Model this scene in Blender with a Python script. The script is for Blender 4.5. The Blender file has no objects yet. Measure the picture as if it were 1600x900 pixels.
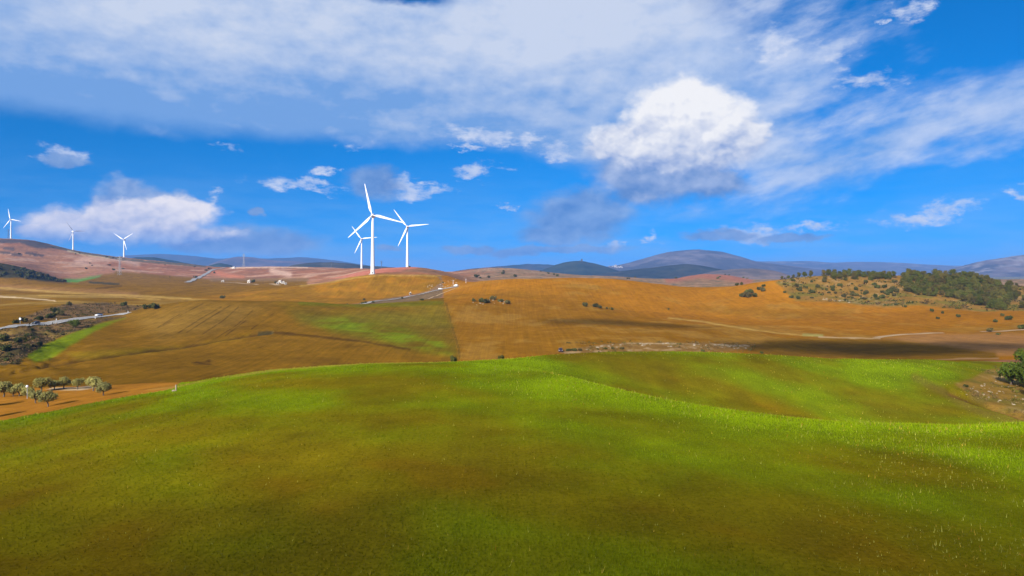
import bpy, bmesh, math, random
import numpy as np
from mathutils import Vector, Matrix

scene = bpy.context.scene
COL = scene.collection
R = math.radians

# ------------------------------------------------------------------ camera
F = 24.0 / 36.0 * 1600.0          # focal length in photo pixels
HR = 425.0                        # photo row of the horizon
CZ = 50.0                         # camera height above datum
cam_d = bpy.data.cameras.new("camera")
cam_d.lens = 24.0; cam_d.sensor_width = 36.0
cam_d.shift_y = -(450.0 - HR) / 1600.0
cam_d.clip_start = 0.5; cam_d.clip_end = 80000.0
cam = bpy.data.objects.new("camera", cam_d); COL.objects.link(cam)
cam.location = (0, 0, CZ); cam.rotation_euler = (R(90), 0, 0)
scene.camera = cam

# ------------------------------------------------------------------ exposure
EXPO = 0.70
scene.view_settings.view_transform = 'Standard'
scene.view_settings.look = 'None'
scene.view_settings.exposure = EXPO
scene.view_settings.gamma = 1.0
scene.view_settings.use_curve_mapping = False
scene.render.engine = 'CYCLES'
scene.cycles.use_denoising = True
scene.cycles.denoising_prefilter = 'ACCURATE'
scene.cycles.max_bounces = 5
scene.cycles.diffuse_bounces = 2
scene.cycles.glossy_bounces = 2
scene.cycles.transmission_bounces = 2
scene.cycles.volume_bounces = 0
scene.cycles.transparent_max_bounces = 12

# ------------------------------------------------------------------ sun
SUN_EL = R(27.5)
SUN_AZ = math.atan2(-0.48, -0.90)          # towards the sun: behind the camera, a little left
sun_dir = Vector((math.sin(SUN_AZ) * math.cos(SUN_EL), math.cos(SUN_AZ) * math.cos(SUN_EL), math.sin(SUN_EL)))
sd = bpy.data.lights.new("sun", 'SUN')
sd.energy = 5.0; sd.angle = R(0.5); sd.color = (1.0, 0.93, 0.82)
so = bpy.data.objects.new("sun", sd); COL.objects.link(so)
so.rotation_euler = sun_dir.to_track_quat('Z', 'Y').to_euler()

# ------------------------------------------------------------------ node expression helper
class X:
    """a node socket with arithmetic"""
    nt = None
    def __init__(s, sock): s.s = sock
    @staticmethod
    def m(op, *a, clamp=False):
        n = X.nt.nodes.new('ShaderNodeMath'); n.operation = op; n.use_clamp = clamp
        for i, v in enumerate(a):
            if isinstance(v, X): X.nt.links.new(v.s, n.inputs[i])
            else: n.inputs[i].default_value = float(v)
        return X(n.outputs[0])
    def __add__(a, b): return X.m('ADD', a, b)
    __radd__ = __add__
    def __mul__(a, b): return X.m('MULTIPLY', a, b)
    __rmul__ = __mul__
    def __sub__(a, b): return X.m('SUBTRACT', a, b)
    def __rsub__(a, b): return X.m('SUBTRACT', b, a)
    def __truediv__(a, b): return X.m('DIVIDE', a, b)
def xmax(a, b): return X.m('MAXIMUM', a, b)
def xmin(a, b): return X.m('MINIMUM', a, b)
def clamp01(a): return X.m('ADD', a, 0.0, clamp=True)
def sstep(v, lo, hi, a=0.0, b=1.0):
    n = X.nt.nodes.new('ShaderNodeMapRange'); n.interpolation_type = 'SMOOTHSTEP'
    X.nt.links.new(v.s, n.inputs['Value'])
    for k, q in (('From Min', lo), ('From Max', hi), ('To Min', a), ('To Max', b)): n.inputs[k].default_value = q
    return X(n.outputs[0])
def xyz(x, y, z):
    n = X.nt.nodes.new('ShaderNodeCombineXYZ')
    for i, v in enumerate((x, y, z)):
        if isinstance(v, X): X.nt.links.new(v.s, n.inputs[i])
        else: n.inputs[i].default_value = float(v)
    return X(n.outputs[0])
def noise(vec, scale, detail=5, rough=0.55, lac=2.0, dist=0.0, col=False):
    n = X.nt.nodes.new('ShaderNodeTexNoise')
    if vec is not None: X.nt.links.new(vec.s, n.inputs['Vector'])
    n.inputs['Scale'].default_value = scale; n.inputs['Detail'].default_value = detail
    n.inputs['Roughness'].default_value = rough; n.inputs['Lacunarity'].default_value = lac
    n.inputs['Distortion'].default_value = dist
    return X(n.outputs[1 if col else 0])
def mix(f, a, b, blend='MIX'):
    n = X.nt.nodes.new('ShaderNodeMix'); n.data_type = 'RGBA'; n.blend_type = blend
    for k, v in ((0, f), (6, a), (7, b)):
        if isinstance(v, X): X.nt.links.new(v.s, n.inputs[k])
        elif k == 0: n.inputs[k].default_value = v
        else: n.inputs[k].default_value = tuple(v) + ((1.0,) if len(v) == 3 else ())
    return X(n.outputs[2])
def srgb(r, g, b):
    f = lambda c: (c / 255 / 12.92) if c / 255 <= 0.04045 else ((c / 255 + 0.055) / 1.055) ** 2.4
    return (f(r), f(g), f(b))

# ------------------------------------------------------------------ world: sky with clouds
world = bpy.data.worlds.new("World"); scene.world = world; world.use_nodes = True
nt = world.node_tree; nt.nodes.clear(); X.nt = nt
SKY_STR = 0.10
K = 1.0 / (SKY_STR * 2 ** EXPO)            # display value -> value before the background strength
sky = nt.nodes.new('ShaderNodeTexSky'); sky.sky_type = 'NISHITA'; sky.sun_disc = False
sky.sun_elevation = SUN_EL; sky.sun_rotation = SUN_AZ % (2 * math.pi)
sky.air_density = 1.0; sky.dust_density = 0.2; sky.ozone_density = 4.0; sky.altitude = 500
hs = nt.nodes.new('ShaderNodeHueSaturation'); hs.inputs['Saturation'].default_value = 1.5; hs.inputs['Value'].default_value = 0.82
tint = nt.nodes.new('ShaderNodeMix'); tint.data_type = 'RGBA'; tint.blend_type = 'MULTIPLY'; tint.inputs[0].default_value = 1.0
tint.inputs[7].default_value = (0.55, 0.90, 1.20, 1.0); nt.links.new(sky.outputs[0], tint.inputs[6]); nt.links.new(tint.outputs[2], hs.inputs['Color'])
tc = nt.nodes.new('ShaderNodeTexCoord')
mp = nt.nodes.new('ShaderNodeMapping'); mp.inputs['Scale'].default_value = (1, 1, 0.95); mp.inputs['Location'].default_value = (0, 0, 0.155)
nt.links.new(tc.outputs['Generated'], mp.inputs['Vector']); nt.links.new(mp.outputs[0], sky.inputs['Vector'])   # clear, dry air: no pale band at the horizon
sp = nt.nodes.new('ShaderNodeSeparateXYZ'); nt.links.new(tc.outputs['Generated'], sp.inputs[0])
dx, dy, dz = (X(o) for o in sp.outputs)
A = X.m('ARCTAN2', dx, dy) * F             # azimuth, elevation in "pixels" at the image centre
B = X.m('ARCSINE', dz) * F
dirv = X(tc.outputs['Generated'])
def ae(x, row):
    u, v = (x - 800.0) / F, (HR - row) / F
    return math.atan(u) * F, math.atan(v / math.sqrt(1 + u * u)) * F
nv = xyz(dx, dy, dz * 1.7)
w1 = noise(nv, 7.0, 5, 0.6, col=True); w2 = noise(nv, 34.0, 5, 0.62, col=True)
s1 = nt.nodes.new('ShaderNodeSeparateXYZ'); nt.links.new(w1.s, s1.inputs[0])
s2 = nt.nodes.new('ShaderNodeSeparateXYZ'); nt.links.new(w2.s, s2.inputs[0])
wa, wb = X(s1.outputs[0]) - 0.5, X(s1.outputs[1]) - 0.5
va, vb = X(s2.outputs[0]) - 0.5, X(s2.outputs[1]) - 0.5
AW = A + wa * 50 + va * 26
BW = B + wb * 32 + vb * 20
AS = A + wa * 60 + va * 24                 # gentler warp for thin cloud
BS = B + wb * 26 + vb * 10
def blob(x, row, rx, ry, amp=1.0, rot=0.0, a=None, b=None):
    a = AW if a is None else a; b = BW if b is None else b
    ca, cb = ae(x, row)
    kx = (ae(x + 5, row)[0] - ae(x - 5, row)[0]) / 10; ky = -(ae(x, row + 5)[1] - ae(x, row - 5)[1]) / 10
    p, q = a - ca, b - cb
    if rot:
        c, s = math.cos(rot), math.sin(rot)
        p, q = p * c + q * s, q * c - p * s
    p, q = p * (1 / (rx * kx)), q * (1 / (ry * ky))
    d = X.m('SQRT', X.m('MULTIPLY_ADD', p, p, q * q))
    return (1.0 - d) * amp
def union(bl):
    r = bl[0]
    for t in bl[1:]:
        n = X.m('SMOOTH_MAX', r, t, 0.12); r = n
    return r
def vgrad(x, row, ry):                      # -1 below .. +1 above a cloud's middle
    return (BW - ae(x, row)[1]) * (1.0 / ry)
nf = noise(nv, 16.0, 7, 0.55)               # cloud detail
nf2 = noise(xyz(dx + 0.008, dy, (dz * 1.7) - 0.022), 16.0, 7, 0.55)
relief = (nf2 - nf) * -2.4
def vor(a, b, sc):                          # rounded cauliflower heads
    n = nt.nodes.new('ShaderNodeTexVoronoi'); n.voronoi_dimensions = '2D'; n.feature = 'SMOOTH_F1'; n.normalize = True
    nt.links.new(xyz(a * sc, b * (sc * 1.25), 0.0).s, n.inputs['Vector'])
    n.inputs['Scale'].default_value = 1.0; n.inputs['Detail'].default_value = 2.0; n.inputs['Roughness'].default_value = 0.55; n.inputs['Lacunarity'].default_value = 2.1; n.inputs['Smoothness'].default_value = 0.35
    return 1.0 - X(n.outputs['Distance'])
head = vor(A + va * 30 + wa * 30, B + vb * 22 + wb * 20, 1 / 44.0)
head2 = vor(A + va * 30 + wa * 30 - 7.0, B + vb * 22 + wb * 20 + 9.0, 1 / 44.0)
puffy = (head - head2) * 2.0
# high sheet: a plane of cloud seen from below, continuing overhead
hz = xmax(dz, 0.0) + 0.10
pv = xyz(dx / hz, dy / hz, 0.0)
ns = noise(pv, 0.55, 7, 0.55, dist=0.4)
ns2 = noise(pv, 1.6, 6, 0.6)
# lower edge of the sheet (photo rows) falls away to the right; the sheet breaks up beyond its right end
def dc(r_, g_, b_): return [v * K for v in srgb(r_, g_, b_)]
edge0 = ae(300, 214)[1]
shA = sstep(AS, ae(740, 200)[0], ae(960, 200)[0], 0, 44)
left = (BS - edge0 + shA) * (1 / 24.0)
rightend = (ae(1225, 60)[0] - AS + (BS - ae(1235, 60)[1]) * -0.5) * (1 / 110.0)
gap = blob(640, -8, 120, 26, 1.3, a=AS, b=BS)
sheet = xmin(xmin(left, rightend), 1.5) + (ns - 0.5) * 1.5 - xmax(gap, 0.0) * 2.0 + (nf - 0.5) * 0.8
sheetA = sstep(sheet, -0.3, 1.1) * 0.94
shade_s = (ns2 - 0.5) * 2.0 + (ns - 0.5) * 1.5 + relief * 0.5 + sstep(B, ae(800, 215)[1], ae(800, 15)[1], -0.40, 0.45) + sstep(A, ae(600, 80)[0], ae(1000, 80)[0], 0.0, 0.22)
sheetC = mix(clamp01(shade_s + 0.42), dc(120, 166, 226), dc(208, 219, 240))
# broken veil on the right
veil = union([blob(1390, 222, 340, 62, 1.0, R(15), AS, BS), blob(1560, 172, 190, 60, 1.0, R(22), AS, BS),
              blob(1240, 120, 130, 60, 1.0, R(-14), AS, BS), blob(1290, 262, 190, 34, 1.0, R(4), AS, BS),
              blob(1180, 150, 200, 150, 0.75, 0, AS, BS)])
vn = noise(xyz(dx - dz * 0.5, dy, dz * 2.6 - dx * 0.55), 10.0, 8, 0.58)
veilA = sstep(veil + (vn - 0.5) * 2.0 + (nf - 0.5) * 0.9, -0.25, 0.85) * 0.84
veilC = mix(clamp01((vn - 0.5) * 2.6 + relief * 0.5 + 0.5), dc(124, 170, 231), dc(204, 217, 243))
# small scattered puffs and streaks
w3 = noise(nv, 60.0, 4, 0.6, col=True); s3 = nt.nodes.new('ShaderNodeSeparateXYZ'); nt.links.new(w3.s, s3.inputs[0])
AP = A + wa * 60 + va * 80 + (X(s3.outputs[0]) - 0.5) * 50; BP = B + wb * 22 + vb * 34 + (X(s3.outputs[1]) - 0.5) * 20
nw = noise(xyz(dx, dy, dz * 2.6), 30.0, 7, 0.62)
puff = union([blob(1200, 66, 50, 28, 1, 0, AP, BP), blob(1300, 78, 46, 20, 1, 0, AP, BP), blob(1350, 122, 80, 20, 1, 0, AP, BP), blob(1424, 14, 42, 22, 1, 0, AP, BP), blob(1372, 38, 18, 10, 1, 0, AP, BP),
              blob(770, 216, 100, 14, 1, R(-6), AP, BP), blob(730, 230, 28, 8, 1, 0, AP, BP), blob(745, 268, 64, 12, 1, R(6), AP, BP), blob(870, 234, 40, 22, 1, 0, AP, BP), blob(820, 222, 50, 14, 1, 0, AP, BP),
              blob(500, 268, 26, 9, 1, 0, AP, BP), blob(472, 292, 84, 13, 1, R(-4), AP, BP), blob(640, 292, 56, 22, 1, 0, AP, BP), blob(662, 284, 34, 9, 1, 0, AP, BP), blob(100, 246, 46, 15, .8, 0, AP, BP),
              blob(1480, 328, 60, 20, 1, R(8), AP, BP), blob(1430, 346, 64, 13, 1, 0, AP, BP), blob(1020, 375, 18, 11, 1, 0, AP, BP), blob(960, 379, 24, 9, 1, 0, AP, BP), blob(325, 313, 32, 18, 1, 0, AP, BP),
              blob(1592, 305, 30, 13, 1, 0, AP, BP), blob(790, 324, 22, 7, 1, 0, AP, BP), blob(1180, 365, 74, 15, 1, 0, AP, BP), blob(560, 232, 28, 9, .6, 0, AP, BP), blob(350, 228, 32, 8, .6, 0, AP, BP), blob(1260, 356, 70, 10, 1, 0, AP, BP), blob(1010, 305, 14, 6, 1, 0, AP, BP)])
puffA = sstep(puff + (nw - 0.5) * 2.4 + (nf - 0.5) * 1.2, 0.0, 1.05) * 0.86
puffC = mix(clamp01(relief * 0.6 + puffy * 0.4 + 0.58), dc(150, 180, 230), dc(232, 236, 248))
# shaded grey clouds
grey = union([blob(905, 338, 92, 44, 1, R(4)), blob(862, 364, 60, 20), blob(585, 282, 52, 28),
              blob(400, 378, 115, 26), blob(330, 386, 80, 14), blob(740, 388, 42, 9), blob(800, 394, 50, 9), blob(397, 330, 14, 8),
              blob(1130, 368, 60, 9), blob(610, 388, 24, 7), blob(100, 254, 42, 10), blob(880, 388, 110, 9), blob(1235, 372, 60, 8)])
greyA = sstep(grey * 1.5 + (nf - 0.5) * 1.2 + (head - 0.5) * 0.4, -0.15, 0.75) * 0.86
greyC = mix(clamp01(relief * 0.7 + puffy * 0.35 + 0.40), dc(88, 134, 200), dc(152, 182, 226))
base = union([blob(1040, 274, 120, 48), blob(1000, 294, 56, 28), blob(1105, 288, 70, 30)])
baseA = sstep(base * 1.5 + (nf - 0.5) * 1.1 + (head - 0.5) * 0.5, -0.12, 0.7) * 0.95
baseC = mix(clamp01(relief * 0.6 + puffy * 0.5 + vgrad(1040, 290, 60.0) * 0.35 + 0.34), dc(98, 140, 202), dc(184, 200, 232))
hd = union([blob(196, 304, 52, 32), blob(252, 312, 60, 20), blob(170, 318, 40, 22)])
hdA = sstep(hd * 1.5 + (nf - 0.5) * 1.0 + (head - 0.5) * 0.5, -0.1, 0.7) * 0.94
hdC = mix(clamp01(relief * 0.6 + puffy * 0.5 + 0.42), dc(100, 144, 208), dc(182, 202, 234))
# bright cumulus
cum = union([blob(1070, 196, 98, 74), blob(985, 224, 76, 36), blob(1118, 216, 76, 54), blob(1072, 160, 56, 40), blob(1150, 208, 54, 22), blob(1030, 234, 86, 32)])
cumD = cum * 1.35 + (nf - 0.5) * 0.6 + (head - 0.5) * 0.65
cumA = sstep(cumD, -0.15, 0.42)
cg = vgrad(1060, 222, 90.0)
cumC = mix(clamp01(cg * 0.78 + puffy * 0.62 + relief * 0.36 + 0.62), dc(132, 162, 216), dc(247, 247, 250))
low = union([blob(130, 352, 96, 30), blob(225, 340, 108, 32), blob(285, 324, 60, 20), blob(70, 364, 50, 18), blob(240, 368, 140, 22, 0.8)])
lowA = sstep(low * 1.3 + (nf - 0.5) * 0.9 + (head - 0.5) * 0.7, -0.15, 0.55) * sstep(B, ae(200, 400)[1], ae(200, 352)[1], 0.2, 1.0)
lg = vgrad(200, 345, 42.0)
lowC = mix(clamp01(lg * 0.55 + puffy * 0.5 + relief * 0.4 + 0.62), dc(118, 152, 216), dc(242, 238, 244))
c = X(hs.outputs[0])
# thin veil of far cloud low over the whole horizon
fv = noise(xyz(dx, dy, dz * 6.0), 6.0, 6, 0.6)
c = mix(sstep(B, -20.0, 190.0, 1.0, 0.0) * sstep(fv, 0.25, 0.8) * 0.62, c, dc(150, 190, 232))
c = mix(sheetA, c, sheetC)
c = mix(veilA, c, veilC)
c = mix(puffA, c, puffC)
c = mix(greyA, c, greyC)
c = mix(baseA, c, baseC)
c = mix(cumA, c, cumC)
c = mix(hdA, c, hdC)
c = mix(lowA, c, lowC)
bg = nt.nodes.new('ShaderNodeBackground'); bg.inputs['Strength'].default_value = SKY_STR
nt.links.new(c.s, bg.inputs['Color'])
wo = nt.nodes.new('ShaderNodeOutputWorld'); nt.links.new(bg.outputs[0], wo.inputs['Surface'])
world.cycles.sampling_method = 'MANUAL'; world.cycles.sample_map_resolution = 256

# ================================================================== TERRAIN
rng = np.random.default_rng(7)
random.seed(11)
def pchip(xk, yk, x):
    xk = np.asarray(xk, float); yk = np.asarray(yk, float)
    h = np.diff(xk); d = np.diff(yk) / h
    m = np.zeros_like(yk)
    w1 = 2 * h[1:] + h[:-1]; w2 = h[1:] + 2 * h[:-1]
    ok = d[:-1] * d[1:] > 0
    with np.errstate(divide='ignore', invalid='ignore'):
        hm = (w1 + w2) / (w1 / d[:-1] + w2 / d[1:])
    m[1:-1] = np.where(ok, hm, 0)
    m[0] = d[0]; m[-1] = d[-1]
    i = np.clip(np.searchsorted(xk, x) - 1, 0, len(xk) - 2)
    t = np.clip((x - xk[i]) / h[i], 0, 1); t2 = t * t; t3 = t2 * t
    return (2*t3 - 3*t2 + 1) * yk[i] + (t3 - 2*t2 + t) * h[i] * m[i] + (-2*t3 + 3*t2) * yk[i+1] + (t3 - t2) * h[i] * m[i+1]
def _hash(ix, iy, seed):
    n = (ix.astype(np.int64) * 374761393 + iy.astype(np.int64) * 668265263 + seed * 1442695041) & 0x7fffffff
    n = ((n ^ (n >> 13)) * 1274126177) & 0x7fffffff
    return ((n ^ (n >> 16)) & 0xffff) / 65535.0
def vnoise(x, y, seed=0):
    x0 = np.floor(x); y0 = np.floor(y); fx = x - x0; fy = y - y0
    fx = fx * fx * fx * (fx * (fx * 6 - 15) + 10); fy = fy * fy * fy * (fy * (fy * 6 - 15) + 10)
    a = _hash(x0, y0, seed); b = _hash(x0 + 1, y0, seed); c_ = _hash(x0, y0 + 1, seed); d = _hash(x0 + 1, y0 + 1, seed)
    return (a + (b - a) * fx) * (1 - fy) + (c_ + (d - c_) * fx) * fy - 0.5
def fbm(x, y, scale, oct=4, seed=0, gain=0.5):
    r = 0; a = 1.0; x = np.asarray(x, float) / scale; y = np.asarray(y, float) / scale
    for k in range(oct):
        r = r + a * vnoise(x * 2 ** k + 17.3 * k, y * 2 ** k - 9.1 * k, seed + k); a *= gain
    return r
def zr(Y, z): return HR - z * F / Y        # photo row of height z (relative to the camera) at depth Y

# Feature lines of the land: crests, valleys and slopes as (bearing, depth m, height m relative to the camera)
# bearings are given as photo columns; 'r' rows are turned into heights, 'z' heights are used as they are.
def r(x, Y, row): return (x, Y, (HR - row) / F * Y)
def z(x, Y, zz): return (x, Y, zz)
LINES = [
 [z(0, -95, -13.5)],
 [z(0, 22, -14.6), z(800, 22, -14.2), z(1600, 22, -14.2)],
 [z(-400, 45, -18), z(0, 45, -16.6), z(400, 45, -15.2), z(800, 45, -14.7), z(1600, 45, -14.9)],
 # inner crest of the green field
 [z(-400, 72, -21.5), z(0, 72, -19.0), z(300, 75, -16.2), z(600, 84, -15.1), z(700, 92, -15.0), z(800, 104, -15.3), r(860, 98, 586), r(960, 88, 610), r(1050, 82, 629), r(1200, 78, 651), r(1320, 76, 663), r(1480, 74, 668.5), r(1600, 72, 664), r(2000, 70, 650)],
 # hollow behind it
 [z(-400, 86, -23.5), z(0, 86, -20.4), z(300, 97, -17.5), z(600, 108, -15.5), z(700, 113, -15.6), z(800, 120, -16.2), z(870, 116, -17.5), z(1000, 107, -20.5), z(1100, 106, -22.2), z(1200, 107, -23.7), z(1400, 106, -24.9), z(1600, 104, -24.5), z(2000, 100, -22)],
 # outer crest of the green field
 [r(-400, 98, 690), r(0, 101, 657), r(75, 104, 644), r(180, 112, 622), r(270, 121, 605.5), r(350, 126, 590), r(450, 129, 577), r(600, 130, 568.5), r(700, 132, 566), r(800, 136, 560), r(900, 141, 553), r(1000, 147, 550), r(1100, 150, 551), r(1200, 153, 556), r(1300, 157, 563), r(1450, 162, 567), r(1520, 168, 573), r(1600, 172, 583), r(2000, 175, 590)],
 # behind it: grove on the left, hidden valley, dry ground on the right
 [r(-400, 150, 630), r(0, 150, 612), r(150, 160, 603), r(270, 152, 598), z(350, 160, -27), z(450, 166, -29.5), z(700, 172, -32), z(900, 184, -33), z(1000, 194, -33), z(1200, 205, -33.5), z(1350, 215, -32.5), r(1450, 216, 566), r(1600, 230, 562), r(2000, 230, 560)],
 [r(-400, 210, 605), r(0, 206, 592), r(100, 208, 594), z(270, 205, -33.5), z(450, 222, -36), z(700, 236, -37), z(900, 248, -36.5), z(1000, 258, -36.5), z(1200, 275, -37), z(1350, 285, -36), r(1450, 285, 553), r(1600, 292, 549), r(2000, 300, 545)],
 [r(-400, 265, 560), r(0, 258, 552), r(100, 285, 543), r(200, 285, 543), r(300, 285, 545), r(500, 292, 542), r(700, 302, 541), r(900, 312, 538), r(1000, 322, 535), r(1200, 342, 540), r(1400, 352, 536), r(1600, 360, 528), r(2000, 370, 522)],
 [r(-400, 315, 522), r(0, 312, 514), r(100, 365, 503), r(200, 352, 513), r(300, 345, 508), r(500, 355, 506), r(700, 380, 508), r(900, 400, 503), r(1100, 420, 508), r(1300, 432, 517), r(1500, 440, 515), r(1600, 440, 510), r(2000, 440, 505)],
 # middle crest
 [r(-400, 420, 500), r(0, 420, 491), r(100, 440, 483), r(165, 425, 492), r(205, 415, 490), r(260, 418, 479), r(330, 424, 470), r(450, 432, 470), r(550, 442, 475), r(640, 450, 474.5), r(700, 462, 471), r(800, 470, 474), r(900, 480, 474), r(1000, 490, 483), r(1100, 500, 493), r(1200, 502, 498), r(1400, 505, 501), r(1600, 505, 500), r(2000, 505, 495)],
 [r(-400, 525, 482), r(0, 522, 478), r(100, 522, 473), r(200, 512, 477), r(260, 520, 476), z(330, 525, -29.5), z(450, 540, -30), r(545, 540, 480), r(640, 556, 472), r(700, 560, 464), r(800, 562, 458), r(900, 566, 455), r(1000, 570, 462), r(1100, 580, 473), r(1200, 582, 468), r(1300, 582, 470), r(1400, 582, 472), r(1500, 582, 478), r(1600, 582, 478), r(2000, 582, 472)],
 # orange hill and pine hill crest; fields on the left
 [r(-400, 700, 464), r(0, 700, 463), r(100, 700, 461), r(200, 682, 466), r(330, 655, 466), r(450, 652, 461), r(550, 645, 467), r(640, 648, 463), r(700, 668, 450), r(740, 660, 441), r(800, 654, 436.5), r(870, 650, 434), r(940, 650, 436), r(1000, 652, 440), r(1080, 662, 448), r(1130, 664, 446), r(1190, 652, 438), r(1230, 662, 434), r(1300, 680, 430), r(1400, 690, 429.5), r(1480, 692, 429), r(1530, 690, 436), r(1570, 684, 448), r(1600, 684, 450), r(2000, 700, 446)],
 [r(-400, 900, 452), r(0, 900, 453), r(100, 900, 447), r(200, 900, 450), r(330, 860, 453), r(450, 745, 449), r(520, 728, 441), r(560, 738, 432.5), r(582, 747, 430), r(640, 748, 429.5), r(690, 752, 433.5), r(730, 790, 443), z(800, 850, -20), z(1000, 850, -25), z(1300, 850, -24), z(1600, 850, -22), z(2000, 850, -20)],
 [r(-400, 1090, 405), r(-60, 1090, 410), r(0, 1100, 412), r(50, 1100, 424), r(105, 1100, 441), r(200, 1100, 443), r(330, 1100, 444), r(450, 1050, 444), r(520, 1040, 438), r(560, 1080, 427), r(595, 1120, 419), r(650, 1132, 417.5), r(690, 1120, 424), r(740, 1100, 435), z(800, 1100, -16), z(900, 1100, -22), z(1000, 1100, -24), z(1200, 1100, -22), z(2000, 1100, -20)],
 [r(-400, 1500, 404), r(0, 1500, 409), r(100, 1500, 428), r(200, 1500, 431), r(330, 1480, 436), r(450, 1450, 433), r(520, 1500, 425), r(565, 1524, 420), r(620, 1500, 424), z(700, 1400, -8), r(740, 1400, 431), r(800, 1400, 431), r(900, 1400, 434), z(1000, 1450, -16), z(1100, 1500, -17), z(2000, 1500, -17)],
 [r(-400, 2250, 368), r(-60, 2220, 371), r(0, 2210, 373.5), r(30, 2210, 374), r(60, 2200, 378), r(114, 2150, 391), r(194, 2160, 403), r(260, 2200, 409), r(310, 2200, 414.5), r(340, 2150, 418), r(400, 2000, 416.5), r(480, 2050, 417.5), r(560, 2100, 420.5), r(650, 2000, 425), r(700, 2000, 426), r(740, 2000, 421.5), r(780, 2000, 418.5), r(820, 2000, 421), r(870, 2000, 427), r(950, 2000, 432), r(1050, 2000, 436.5), r(1100, 2000, 428.5), r(1140, 2000, 430.5), r(1180, 2000, 439), z(1300, 2000, -25), z(2000, 2000, -25)],
 [z(0, 2900, -22), z(300, 2900, -26), z(2000, 2900, -34)],
 [z(0, 4200, -42)],
 [z(0, 32000, -46)],
]
XG = np.arange(-520.0, 2121.0, 4.0)
def gsm(a, sig):
    n = int(3 * sig); k = np.exp(-0.5 * (np.arange(-n, n + 1) / sig) ** 2); k /= k.sum()
    return np.convolve(np.pad(a, n, mode='edge'), k, mode='valid')
LYs, LZs = [], []
for ln in LINES:
    xs = [p[0] for p in ln]
    if len(xs) == 1: y_, z_ = np.full_like(XG, ln[0][1]), np.full_like(XG, ln[0][2])
    else:
        xc = np.clip(XG, xs[0], xs[-1])
        y_, z_ = pchip(xs, [p[1] for p in ln], xc), pchip(xs, [p[2] for p in ln], xc)
    LYs.append(gsm(y_, 4.0)); LZs.append(gsm(z_, 3.0))
LYs = np.array(LYs); LZs = np.array(LZs); NL = len(LINES)
S = lambda Y: np.arcsinh(np.asarray(Y, float) / 15.0)
SG = np.linspace(S(-95.0), S(32000.0), 1700); YG = 15.0 * np.sinh(SG)
TZ = np.zeros((len(XG), len(SG))); TQ = np.zeros_like(TZ)
for i in range(len(XG)):
    TZ[i] = pchip(LYs[:, i], LZs[:, i], YG)
    TQ[i] = np.interp(YG, LYs[:, i], np.arange(NL))
def _tab(T, Xw, Yw):
    Xw = np.asarray(Xw, float); Yw = np.asarray(Yw, float)
    xi = np.clip((800 + F * Xw / np.maximum(Yw, 18.0) - XG[0]) / 4.0, 0, len(XG) - 1.001)
    si = np.clip((S(Yw) - SG[0]) / (SG[1] - SG[0]), 0, len(SG) - 1.001)
    i = xi.astype(int); j = si.astype(int); a = xi - i; b = si - j
    return (T[i, j] * (1 - a) + T[i + 1, j] * a) * (1 - b) + (T[i, j + 1] * (1 - a) + T[i + 1, j + 1] * a) * b
def ground_rel(Xw, Yw):
    zz = _tab(TZ, Xw, Yw)
    q = _tab(TQ, Xw, Yw)
    far = np.clip((np.asarray(Yw) - 200) / 600, 0, 1)
    zz = zz + fbm(Xw, Yw, 22.0, 3, 3) * (0.25 + 0.5 * far) + fbm(Xw, Yw, 110.0, 3, 9) * 3.6 * far
    # swells and folds of the middle hills
    xi_ = 800 + F * np.asarray(Xw) / np.maximum(Yw, 18)
    zz = zz + np.exp(-((q - 10.1) / 1.15) ** 2) * fbm(np.asarray(Xw) * 0.8 + 40, np.asarray(Yw) * 0.7, 120.0, 2, 33) * (4.0 + 11.0 * np.clip((xi_ - 690) / 120, 0, 1))
    # rough scrub gully on the left below the road
    rough = np.exp(-((q - 8.0) / 0.9) ** 2) * np.clip((140 - (800 + F * np.asarray(Xw) / np.maximum(Yw, 18))) / 60, 0, 1)
    zz = zz + rough * fbm(Xw, Yw, 14.0, 4, 21) * 4.0
    return zz
def gz(Xw, Yw): return CZ + ground_rel(Xw, Yw)
def hit(x, row, ymin=12.0, ymax=4000.0):
    """first point of the land met by the line of sight through photo point (x, row)"""
    Y = np.exp(np.linspace(math.log(ymin), math.log(ymax), 2600)); Xw = (x - 800) / F * Y
    rr = HR - ground_rel(Xw, Y) * F / Y
    k = np.nonzero(rr <= row)[0]
    if len(k) == 0: j = int(np.argmin(rr)); yy = Y[j]
    elif k[0] == 0: yy = Y[0]
    else:
        j = k[0]; t = (rr[j-1] - row) / max(rr[j-1] - rr[j], 1e-6); yy = Y[j-1] + (Y[j] - Y[j-1]) * t
    xx = (x - 800) / F * yy
    return Vector((xx, yy, float(gz(xx, yy))))
def at(x, Y):
    xx = (x - 800) / F * Y
    return Vector((xx, Y, float(gz(xx, Y))))

# ---------------------------------------------------------------- grid
u_in = np.linspace(-0.80, 0.80, 900)
u_out = 0.80 + 0.7 * np.linspace(0, 1, 46)[1:] ** 1.5
U = np.concatenate([-u_out[::-1], u_in, u_out])
Yr = np.concatenate([np.linspace(-92, 16, 22)[:-1], np.exp(np.linspace(math.log(16), math.log(175), 290))[:-1],
                     np.exp(np.linspace(math.log(175), math.log(1200), 300))[:-1], np.exp(np.linspace(math.log(1200), math.log(2500), 90))[:-1],
                     np.exp(np.linspace(math.log(2500), math.log(31500), 18))])
GY = np.repeat(Yr[:, None], len(U), 1)
wid = np.where(Yr < 400, Yr + 100 * np.clip(1 - (Yr - 20) / 380, 0, 1) ** 2, Yr); wid = np.where(Yr < 20, 120.0, wid)
GX = U[None, :] * wid[:, None]
GZ = ground_rel(GX, GY)
GQ = _tab(TQ, GX, GY)
PX = 800 + F * GX / np.maximum(GY, 10.0)          # bearing of each vertex as a photo column
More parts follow.
